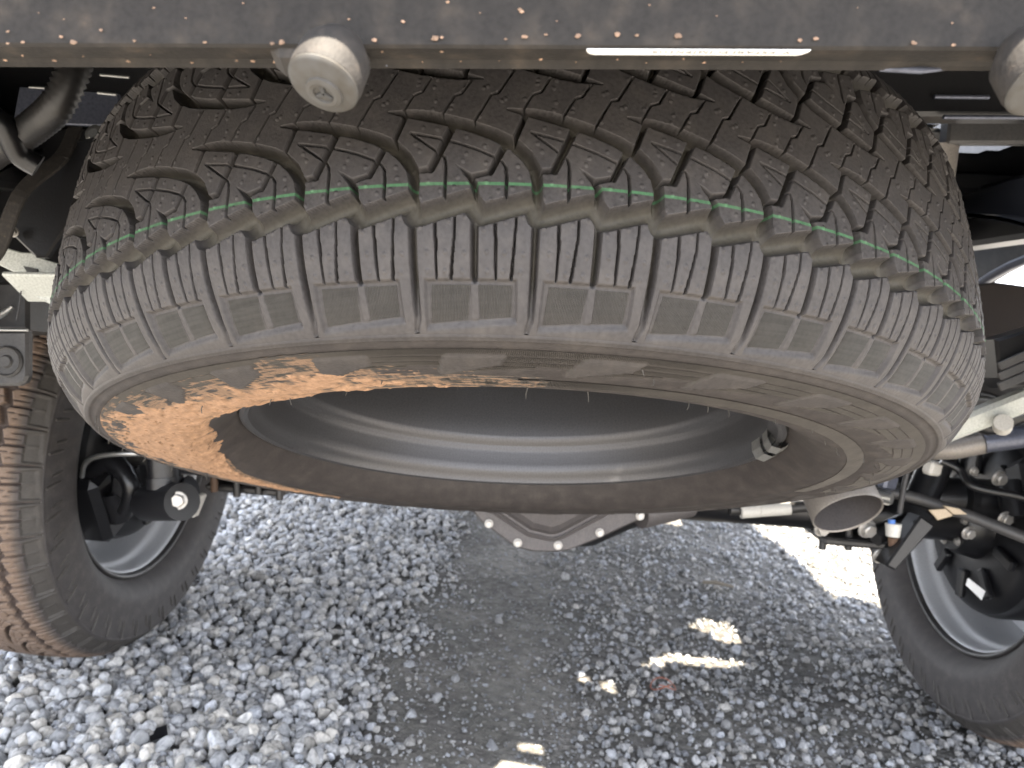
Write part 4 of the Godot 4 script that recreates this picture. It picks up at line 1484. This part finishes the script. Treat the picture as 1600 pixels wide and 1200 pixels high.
func wheel(s: int) -> void:
	var y := AX.basis.x * float(-s)   # local -y is the inner face
	y = -y
	var hub := AX * Vector3(s * 0.8785, 0.004, 0)
	var yy := AX.basis.x * float(s)
	var x := AX.basis.z
	var xf := Transform3D(Basis(x, yy, x.cross(yy)), hub)
	var w := node("wheel", truck, xf)
	tag(w, "left rear wheel with brown dusty tread, standing on the gravel" if s < 0 else "right rear wheel with silver inner rim, standing on the gravel")
	put("tyre", M.road_tyre, M.road_rubber, w)
	# moulded bars on the inner shoulder
	var b := MB.new()
	b.col = Color(0.05, 0.045, 0.042)
	for k in 42:
		var a := TAU * (k + 0.5) / 42.0
		for e in [[0.0, 0.0, 0.030], [0.05, 0.012, 0.022]]:
			var r0: float = 0.3485 - e[1]
			var p0 := Vector3(sin(a + e[0]) * r0, -0.1142, cos(a + e[0]) * r0)
			var p1 := Vector3(sin(a + e[0] + 0.02) * (r0 - e[2]), -0.1158, cos(a + e[0] + 0.02) * (r0 - e[2]))
			b.tube([p0, (p0 + p1) * 0.5 + Vector3(0, -0.0004, 0), p1], [0.0022, 0.0030, 0.0018], 6)
	put("sidewall_bars", b.mesh(), M.road_rubber, w)
	var rb := MB.new()
	var prof := []
	for p in [[241.0, 80.5], [238.2, 78], [236.6, 74], [235.6, 66], [234.8, 52], [233.2, 46], [229.0, 41.5], [225.8, 38.0], [224.6, 32], [223.6, 10], [222.8, -20], [222.2, -62], [100, -66], [0, -66]]:
		prof.append(Vector2(p[0] * 0.975, -p[1]) / 1000.0)
	rb.lathe(Transform3D(), prof, 120, 0, TAU, 40)
	var back := []
	for p in [[253, -90], [240, -84], [226, -72], [100, -76], [0, -76]]: back.append(Vector2(p[0], -p[1]) / 1000.0)
	rb.lathe(Transform3D(), back, 60, 0, TAU, 30, true)
	put("rim", rb.mesh(), M.wheel_rim, w)
	var lipb := MB.new()
	var lp := []
	for p in [[249, 78], [252.4, 82], [253.2, 86], [251.6, 89], [248.2, 90], [244.6, 88.2], [243.4, 84.5], [241.0, 80.5]]: lp.append(Vector2(p[0] * 0.975, -p[1]) / 1000.0)
	lipb.lathe(Transform3D(), lp, 100, 0, TAU, 50)
	put("rim_lip", lipb.mesh(), M.black, w)
	# brake: dust shield, drum and hub flange
	var br := MB.new()
	br.lathe(Transform3D(), [Vector2(0.05, -0.075), Vector2(0.10, -0.080), Vector2(0.155, -0.070), Vector2(0.168, -0.060), Vector2(0.174, -0.045), Vector2(0.174, -0.005), Vector2(0.16, 0.0)], 64, 0, TAU, 30, true)
	br.lathe(Transform3D(), [Vector2(0.0, -0.12), Vector2(0.055, -0.118), Vector2(0.062, -0.11), Vector2(0.066, -0.09), Vector2(0.07, -0.076)], 32, 0, TAU, 30, true)
	for k in 10:
		var a := TAU * k / 10.0
		var p := Vector3(sin(a) * 0.12, -0.085, cos(a) * 0.12)
		br.box(Transform3D(Basis(Vector3.UP, a), p), Vector3(0.02, 0.012, 0.055), 0.003)
	var brake := put("brake_shield", br.mesh(), M.black_clean, w)
	for k in 6:
		var a := TAU * (k + 0.3) / 6.0
		piece("bolt", M.bolt, brake, func(q: MB): q.hexbolt(Vector3(sin(a) * 0.045, -0.119, cos(a) * 0.045), Vector3(0, -1, 0), 0.006, 0.006))
	# caliper
	piece("caliper", M.black_clean, w, func(q: MB):
		q.box(Transform3D(Basis(Vector3.UP, 1.1), Vector3(sin(1.1) * 0.165, -0.06, cos(1.1) * 0.165)), Vector3(0.14, 0.075, 0.06), 0.012)
		q.tube([Vector3(sin(0.9) * 0.16, -0.10, cos(0.9) * 0.16), Vector3(sin(1.3) * 0.16, -0.10, cos(1.3) * 0.16)], 0.022, 14))


func left_side() -> void:
	# shock absorber with its lower eye and bolt
	var sh := piece("shock_absorber", M.black_clean, truck, func(q: MB):
		q.tube([at(245, 560, 1.20), at(258, 755, 1.21)], 0.025, 20)
		q.tube([at(257, 745, 1.21), at(258, 762, 1.21)], 0.028, 20)
		q.tube([at(232, 786, 1.24), at(285, 784, 1.17)], 0.030, 22)
		q.tube([at(240, 786, 1.23), at(300, 760, 1.22)], [0.012, 0.02], 10))
	piece("bolt", M.bolt, sh, func(q: MB): q.hexbolt(at(279, 782, 1.165), cb.z, 0.011, 0.008))
	piece("bush", M.steel, sh, func(q: MB): q.tube([at(216, 768, 1.25), at(228, 772, 1.245)], 0.009, 12))
	piece("brake_line", M.steel, truck, func(q: MB): q.tube(curve([at(128, 745, 1.22), at(135, 722, 1.20), at(165, 711, 1.18), at(230, 709, 1.17), at(300, 712, 1.2)]), 0.0042, 8))
	piece("spring_hanger_bolt", M.white, truck, func(q: MB): rbox(q, at(309, 789, 1.22), Vector3(0.010, 0.040, 0.02), 0.002, Vector3(0, 0, -22), cb))
	piece("caliper_bracket", M.black_clean, truck, func(q: MB):
		q.tube(curve([at(140, 740, 1.27), at(175, 722, 1.25), at(205, 760, 1.24), at(195, 800, 1.26)]), [0.012, 0.012, 0.014, 0.014, 0.016, 0.016, 0.018, 0.018, 0.016, 0.016, 0.014, 0.014, 0.014, 0.014, 0.014, 0.012, 0.012, 0.012, 0.012], 10)
		plate(q, [[175, 735], [215, 728], [222, 765], [200, 790], [172, 770]], 1.26, 0.03, 0.004))
	# shackle plate with its boss
	var sk := piece("spring_shackle", M.dark_grey, truck, func(q: MB):
		plate(q, [[-80, 517], [43, 517], [43, 588], [38, 598], [28, 603], [-80, 603]], 0.86, 0.012, 0.003)
		q.lathe(aim(at(11, 566, 0.862), cb.x, -cb.z * -1.0) * Transform3D(Basis(Vector3.RIGHT, PI / 2), Vector3.ZERO), [Vector2(0.0, 0.004)], 8))
	piece("boss", M.dark_grey, sk, func(q: MB):
		var xf := Transform3D(Basis(cb.x, cb.z, -cb.y), at(11, 565, 0.859))
		q.lathe(xf, [Vector2(0.0185, -0.004), Vector2(0.0185, 0.001), Vector2(0.0165, 0.0032), Vector2(0.0145, 0.0012), Vector2(0.008, 0.0010), Vector2(0.006, 0.004), Vector2(0.0, 0.004)], 32, 0, TAU, 30))
	piece("hanger_edge", M.steel, truck, func(q: MB):
		q.tube([at(-60, 515, 0.855), at(43, 516, 0.855)], 0.0016, 8)
		q.tube(curve([at(-30, 500, 0.9), at(0, 493, 0.9), at(20, 479, 0.9)]), [0.004, 0.004, 0.004, 0.004, 0.004, 0.004, 0.005, 0.005, 0.005, 0.004, 0.004, 0.003, 0.003], 8))
	piece("spring_hanger", M.black, truck, func(q: MB):
		plate(q, [[-120, 440], [44, 440], [44, 516], [-120, 516]], 0.90, 0.10, 0.004))
	# pale bracket plates under the rail
	var br := piece("bracket", M.zinc, truck, func(q: MB):
		plate(q, [[-120, 372], [2, 385], [32, 394], [54, 395], [56, 386], [68, 386], [66, 404], [92, 412], [130, 418], [130, 446], [52, 440], [-10, 410], [-120, 396]], 0.83, 0.006, 0.001)
		q.box(Transform3D(cb * Basis.from_euler(Vector3(-0.5, 0, -0.02)), at(75, 449, 0.80)), Vector3(0.072, 0.006, 0.05), 0.002)
		plate(q, [[30, 452], [92, 452], [92, 482]], 0.81, 0.004, 0.001))
	piece("bracket_hole", M.ink, br, func(q: MB): plate(q, [[36, 416], [58, 420], [62, 432], [46, 432]], 0.8285, 0.002, 0.0004))
	# bent flat bar and the plate behind it
	piece("flat_bar", M.fixing, truck, func(q: MB):
		var pts := curve([at(118, 200, 0.80), at(96, 246, 0.78), at(48, 285, 0.76), at(24, 318, 0.75), at(2, 380, 0.75), at(-10, 400, 0.75)], 4)
		for k in pts.size() - 1:
			q.box(aim((pts[k] + pts[k + 1]) * 0.5, pts[k + 1] - pts[k], cb.z), Vector3(pts[k].distance_to(pts[k + 1]) + 0.002, 0.004, 0.016), 0.001))
	piece("gusset", M.black_clean, truck, func(q: MB): plate(q, [[110, 222], [150, 212], [120, 330], [72, 402], [55, 402], [18, 366], [34, 300], [52, 288]], 0.79, 0.01, 0.002))
	piece("gusset_bolt", M.bolt, truck, func(q: MB):
		q.hexbolt(at(22, 363, 0.78), cb.z, 0.004, 0.004))
	piece("cable_conduit", M.black, truck, func(q: MB):
		var pts := curve([at(-40, 262, 0.72), at(0, 232, 0.70), at(50, 200, 0.68), at(92, 160, 0.66), at(120, 90, 0.66), at(125, 40, 0.68)], 16)
		var rad := []
		for k in pts.size(): rad.append(0.0135 + 0.0012 * (1.0 if k % 2 == 0 else -1.0))
		q.tube(pts, rad, 14))
	piece("cable_conduit", M.black_clean, truck, func(q: MB): q.tube(curve([at(60, 260, 0.7), at(30, 240, 0.69), at(8, 200, 0.67), at(-30, 170, 0.66)]), 0.011, 12))
	piece("floor_panel", M.bluegrey, truck, func(q: MB):
		plate(q, [[30, 135], [185, 146], [185, 192], [150, 196], [20, 190]], 0.86, 0.006, 0.001))
	for e in [[[82, 113], [104, 114], 0.9], [[157, 117], [202, 121], 1.6], [[46, 136], [92, 139], 1.3], [[153, 145], [182, 148], 1.6]]:
		piece("slot_flange_strip", M.steel, truck, func(q: MB): q.tube([at(e[0][0], e[0][1], 0.84), at(e[1][0], e[1][1], 0.84)], 0.0011 * e[2], 8))  # pale metal strips standing in for sky seen through slots
	piece("clip", M.steel, truck, func(q: MB):
		var xf := Transform3D(Basis(cb.x, cb.z, -cb.y), at(148, 210, 0.83))
		q.lathe(xf, [Vector2(0.012, -0.01), Vector2(0.011, 0.0), Vector2(0.006, 0.003), Vector2(0.0, 0.003)], 24, 0, TAU, 30))
	piece("hanging_wire", M.black, truck, func(q: MB): q.tube(curve([at(33, 455, 0.80), at(30, 480, 0.80), at(26, 500, 0.80)]), 0.0008, 6))
	piece("inner_panel", M.black_clean, truck, func(q: MB): plate(q, [[-200, 200], [260, 200], [260, 300], [112, 300], [110, 520], [-200, 520]], 1.05, 0.01, 0.002))


func right_side() -> void:
	# exhaust: pipe over the axle, turned down tip
	var ex := piece("exhaust_pipe", M.stain, truck, func(q: MB):
		q.tube(curve([at(1640, 678, 1.12), at(1560, 688, 1.14), at(1480, 702, 1.17), at(1446, 690, 1.19), at(1430, 600, 1.20), at(1430, 500, 1.2)], 6), 0.0165, 18)
		q.tube(curve([Vector3(0.452, 0.56, -1.14), Vector3(0.46, 0.65, -1.09), Vector3(0.48, 0.74, -1.01), Vector3(0.50, 0.84, -0.95), Vector3(0.50, 0.93, -0.93)], 6), 0.036, 20))
	piece("pipe_sleeve", M.bluegrey, ex, func(q: MB): q.tube([at(1536, 691, 1.143), at(1640, 677, 1.118)], 0.0172, 18))
	var a := at(1325, 803, 1.03)
	var up := (cb * Vector3(-0.1, 0.74, -0.66)).normalized()
	var tip := piece("tail_pipe", M.stain, truck, func(q: MB):
		var x := (cb.x - up * cb.x.dot(up)).normalized()
		q.lathe(Transform3D(Basis(x, up, x.cross(up)), a), [Vector2(0.0475, 0.20), Vector2(0.0485, 0.02), Vector2(0.0490, 0.001), Vector2(0.0482, -0.0006), Vector2(0.0465, 0.001), Vector2(0.0460, 0.20)], 48, 0, TAU, 30, true))
	tag(tip, "grey turned down exhaust tip beside the right end of the spare wheel")
	piece("pipe_inside", M.cast, tip, func(q: MB):
		var x := (cb.x - up * cb.x.dot(up)).normalized()
		q.lathe(Transform3D(Basis(x, up, x.cross(up)), a), [Vector2(0.0458, 0.001), Vector2(0.0455, 0.10), Vector2(0.0, 0.12)], 40, 0, TAU, 30, false))
	# brake cable with its paper tag
	piece("brake_cable", M.black, truck, func(q: MB): q.tube(curve([at(1140, 796, 1.30), at(1200, 797, 1.30), at(1250, 792, 1.29), at(1300, 788, 1.27), at(1370, 760, 1.25)]), 0.010, 12))
	piece("cable_tag", M.white, truck, func(q: MB):
		q.tube([at(1157, 799, 1.295), at(1186, 797, 1.295)], 0.0125, 16)
		q.tube([at(1187, 797, 1.293), at(1234, 794, 1.29)], 0.0118, 16))
	# pale galvanised arm and ribbed black bracket
	piece("galvanised_arm", M.zinc, truck, func(q: MB):
		q.box(aim(at(1570, 637, 1.05), at(1640, 609, 1.02) - at(1500, 664, 1.08), cb.z), Vector3(0.20, 0.03, 0.030), 0.006))
	piece("arm_ear", M.white, truck, func(q: MB): q.tube([at(1568, 660, 1.02), at(1566, 668, 1.04)], 0.012, 14))
	var rb := piece("ribbed_bracket", M.black_clean, truck, func(q: MB):
		plate(q, [[1556, 530], [1640, 505], [1660, 600], [1580, 607], [1562, 590]], 1.02, 0.05, 0.004))
	for k in 3:
		piece("bracket_rib", M.dark_grey, rb, func(q: MB): q.box(aim(at(1600, 556 + k * 16, 1.012), at(1640, 538 + k * 16, 1.0) - at(1566, 570 + k * 16, 1.01), cb.z), Vector3(0.07, 0.005, 0.012), 0.001))
	piece("bracket_arm", M.black_clean, truck, func(q: MB): q.tube(curve([at(1640, 640, 1.06), at(1590, 650, 1.07), at(1545, 668, 1.09), at(1500, 640, 1.1)]), 0.012, 10))
	# axle end with clamps, rods and bolts
	piece("axle_sleeve", M.black_clean, truck, func(q: MB):
		q.tube([at(1395, 772, 1.34), at(1640, 786, 1.30)], 0.036, 24)
		for px in [1500, 1562]: q.tube([at(px, 776 + (px - 1500) * 0.05, 1.31), at(px + 12, 777 + (px - 1500) * 0.05, 1.31)], 0.040, 24))
	for e in [[1457, 731, 12, 0], [1387, 752, 13, 1], [1383, 780, 8, 0]]:
		piece("connector", M.white if e[3] == 0 else M.bluegrey, truck, func(q: MB): rbox(q, at(e[0], e[1], 1.22), Vector3(0.0011 * 2 * e[2], 0.0010 * 2 * e[2], 0.02), 0.004, Vector3(10, 20, -8), cb))
	for e in [[1521, 736, 0.006], [1560, 747, 0.010], [1569, 810, 0.010], [1512, 832, 0.009], [1374, 868, 0.010], [1354, 826, 0.012], [1283, 826, 0.010]]:
		piece("bolt", M.bolt, truck, func(q: MB): q.hexbolt(at(e[0], e[1], 1.24), (cb.z - cb.y * 0.3 + cb.x * 0.2).normalized(), e[2], e[2] * 1.1))
	piece("bolt_shaft", M.steel, truck, func(q: MB): q.tube([at(1366, 774, 1.22), at(1394, 779, 1.20)], 0.0095, 14))
	piece("hook_rod", M.dark_grey, truck, func(q: MB): q.tube(curve([at(1418, 735, 1.22), at(1413, 756, 1.22), at(1409, 780, 1.22), at(1406, 802, 1.22)]), 0.0045, 8))
	piece("stabiliser_rod", M.dark_grey, truck, func(q: MB): q.tube(curve([at(1350, 762, 1.25), at(1430, 778, 1.22), at(1520, 808, 1.18), at(1640, 856, 1.12)]), 0.0095, 12))
	for e in [[[[1452, 797], [1478, 795], [1490, 806], [1466, 813]]], [[[1474, 790], [1500, 795], [1512, 804], [1490, 804]]]]:
		piece("tan_tag", M.tan, truck, func(q: MB): plate(q, e[0], 1.17, 0.004, 0.001))
	piece("cable_end", M.white, truck, func(q: MB): q.tube([at(1396, 818, 1.2), at(1395, 838, 1.2)], [0.0125, 0.0105], 16))
	piece("cable_cap", M.blue, truck, func(q: MB): q.tube([at(1393, 812, 1.195), at(1393, 818, 1.195)], 0.0055, 12))
	piece("cable_boot", M.brown, truck, func(q: MB): q.tube([at(1396, 838, 1.21), at(1397, 862, 1.22)], 0.0085, 12))
	piece("bump_stop", M.black_clean, truck, func(q: MB): plate(q, [[1439, 806], [1462, 822], [1400, 892], [1384, 884]], 1.19, 0.04, 0.003))
	piece("shock_absorber", M.black_clean, truck, func(q: MB):
		q.tube([at(1500, 640, 1.30), at(1430, 800, 1.25)], 0.026, 18)
		q.tube([at(1420, 815, 1.25), at(1366, 838, 1.24)], 0.017, 14))
	piece("brake_hose", M.black_clean, truck, func(q: MB): q.tube(curve([at(1470, 720, 1.2), at(1500, 735, 1.19), at(1520, 760, 1.17), at(1590, 775, 1.15), at(1640, 790, 1.14)]), 0.006, 10))
	# label stuck inside the wheel
	piece("paper_label", M.paper, truck, func(q: MB): plate(q, [[1513, 903], [1540, 924], [1534, 938], [1509, 914]], 1.30, 0.001, 0.0002))
	# added plate standing in for the right tyre top, then black cross member stubs
	piece("tyre_top_plate", M.tyre_top, truck, func(q: MB): plate(q, [[1500, 452], [1530, 444], [1556, 440], [1600, 446], [1700, 452], [1700, 560], [1500, 560]], 1.22, 0.012, 0.004))
	piece("inner_beam", M.black_clean, truck, func(q: MB): q.box(Transform3D(cb, at(1660, 146, 0.80)), Vector3(0.50, 0.058, 0.03), 0.004))  # also hides the added floor openings from view
	piece("inner_flange", M.dark_grey, truck, func(q: MB):
		q.box(Transform3D(cb * Basis.from_euler(Vector3(0.12, 0, 0)), at(1690, 206, 0.88)), Vector3(0.33, 0.030, 0.02), 0.003))
	for e in [[1460, 1545, 151], [1474, 1680, 183]]:
		piece("slot_flange_strip", M.bluegrey, truck, func(q: MB): q.tube([at(e[0], e[2], 0.782), at(e[1], e[2] + 1.0, 0.782)], 0.0024, 8))


func build_debris() -> void:
	var w := MB.new()
	var c := ground_at(1030, 1082)
	var pts := []
	for k in 15:
		var a := k * 0.62
		pts.append(c + Vector3(0.022 * cos(a) + 0.003 * k * 0.3, 0.016 + 0.006 * sin(a * 1.7), 0.018 * sin(a)))
	w.tube(curve(pts, 3), 0.0011, 6)
	tag(put("wire_scrap", w.mesh(), M.red), "tangled scrap of thin red wire lying on the gravel", "wire")
	var s := MB.new()
	var p := ground_at(1118, 922)
	s.tube([p + Vector3(-0.035, 0.018, -0.01), p + Vector3(0.0, 0.022, 0.0), p + Vector3(0.045, 0.016, 0.014)], [0.005, 0.0065, 0.004], 8)
	tag(put("dry_stick", s.mesh(), M.wood), "short pale dry stick on the gravel behind the right wheel", "stick")
	var cl := node("plastic_clip", self, Transform3D(Basis.from_euler(Vector3(0.1, 0.5, 0.15)), ground_at(238, 1165) + Vector3(0, 0.011, 0)))
	tag(cl, "dark plastic clip with pale ridges half buried in the gravel", "plastic clip")
	piece("clip_body", M.black_clean, cl, func(q: MB): rbox(q, Vector3.ZERO, Vector3(0.05, 0.012, 0.036), 0.003))
	for k in 3:
		piece("clip_ridge", M.dark_grey, cl, func(q: MB): rbox(q, Vector3(-0.018 + 0.007 * k, 0.008, 0), Vector3(0.0022, 0.006, 0.038), 0.0006))
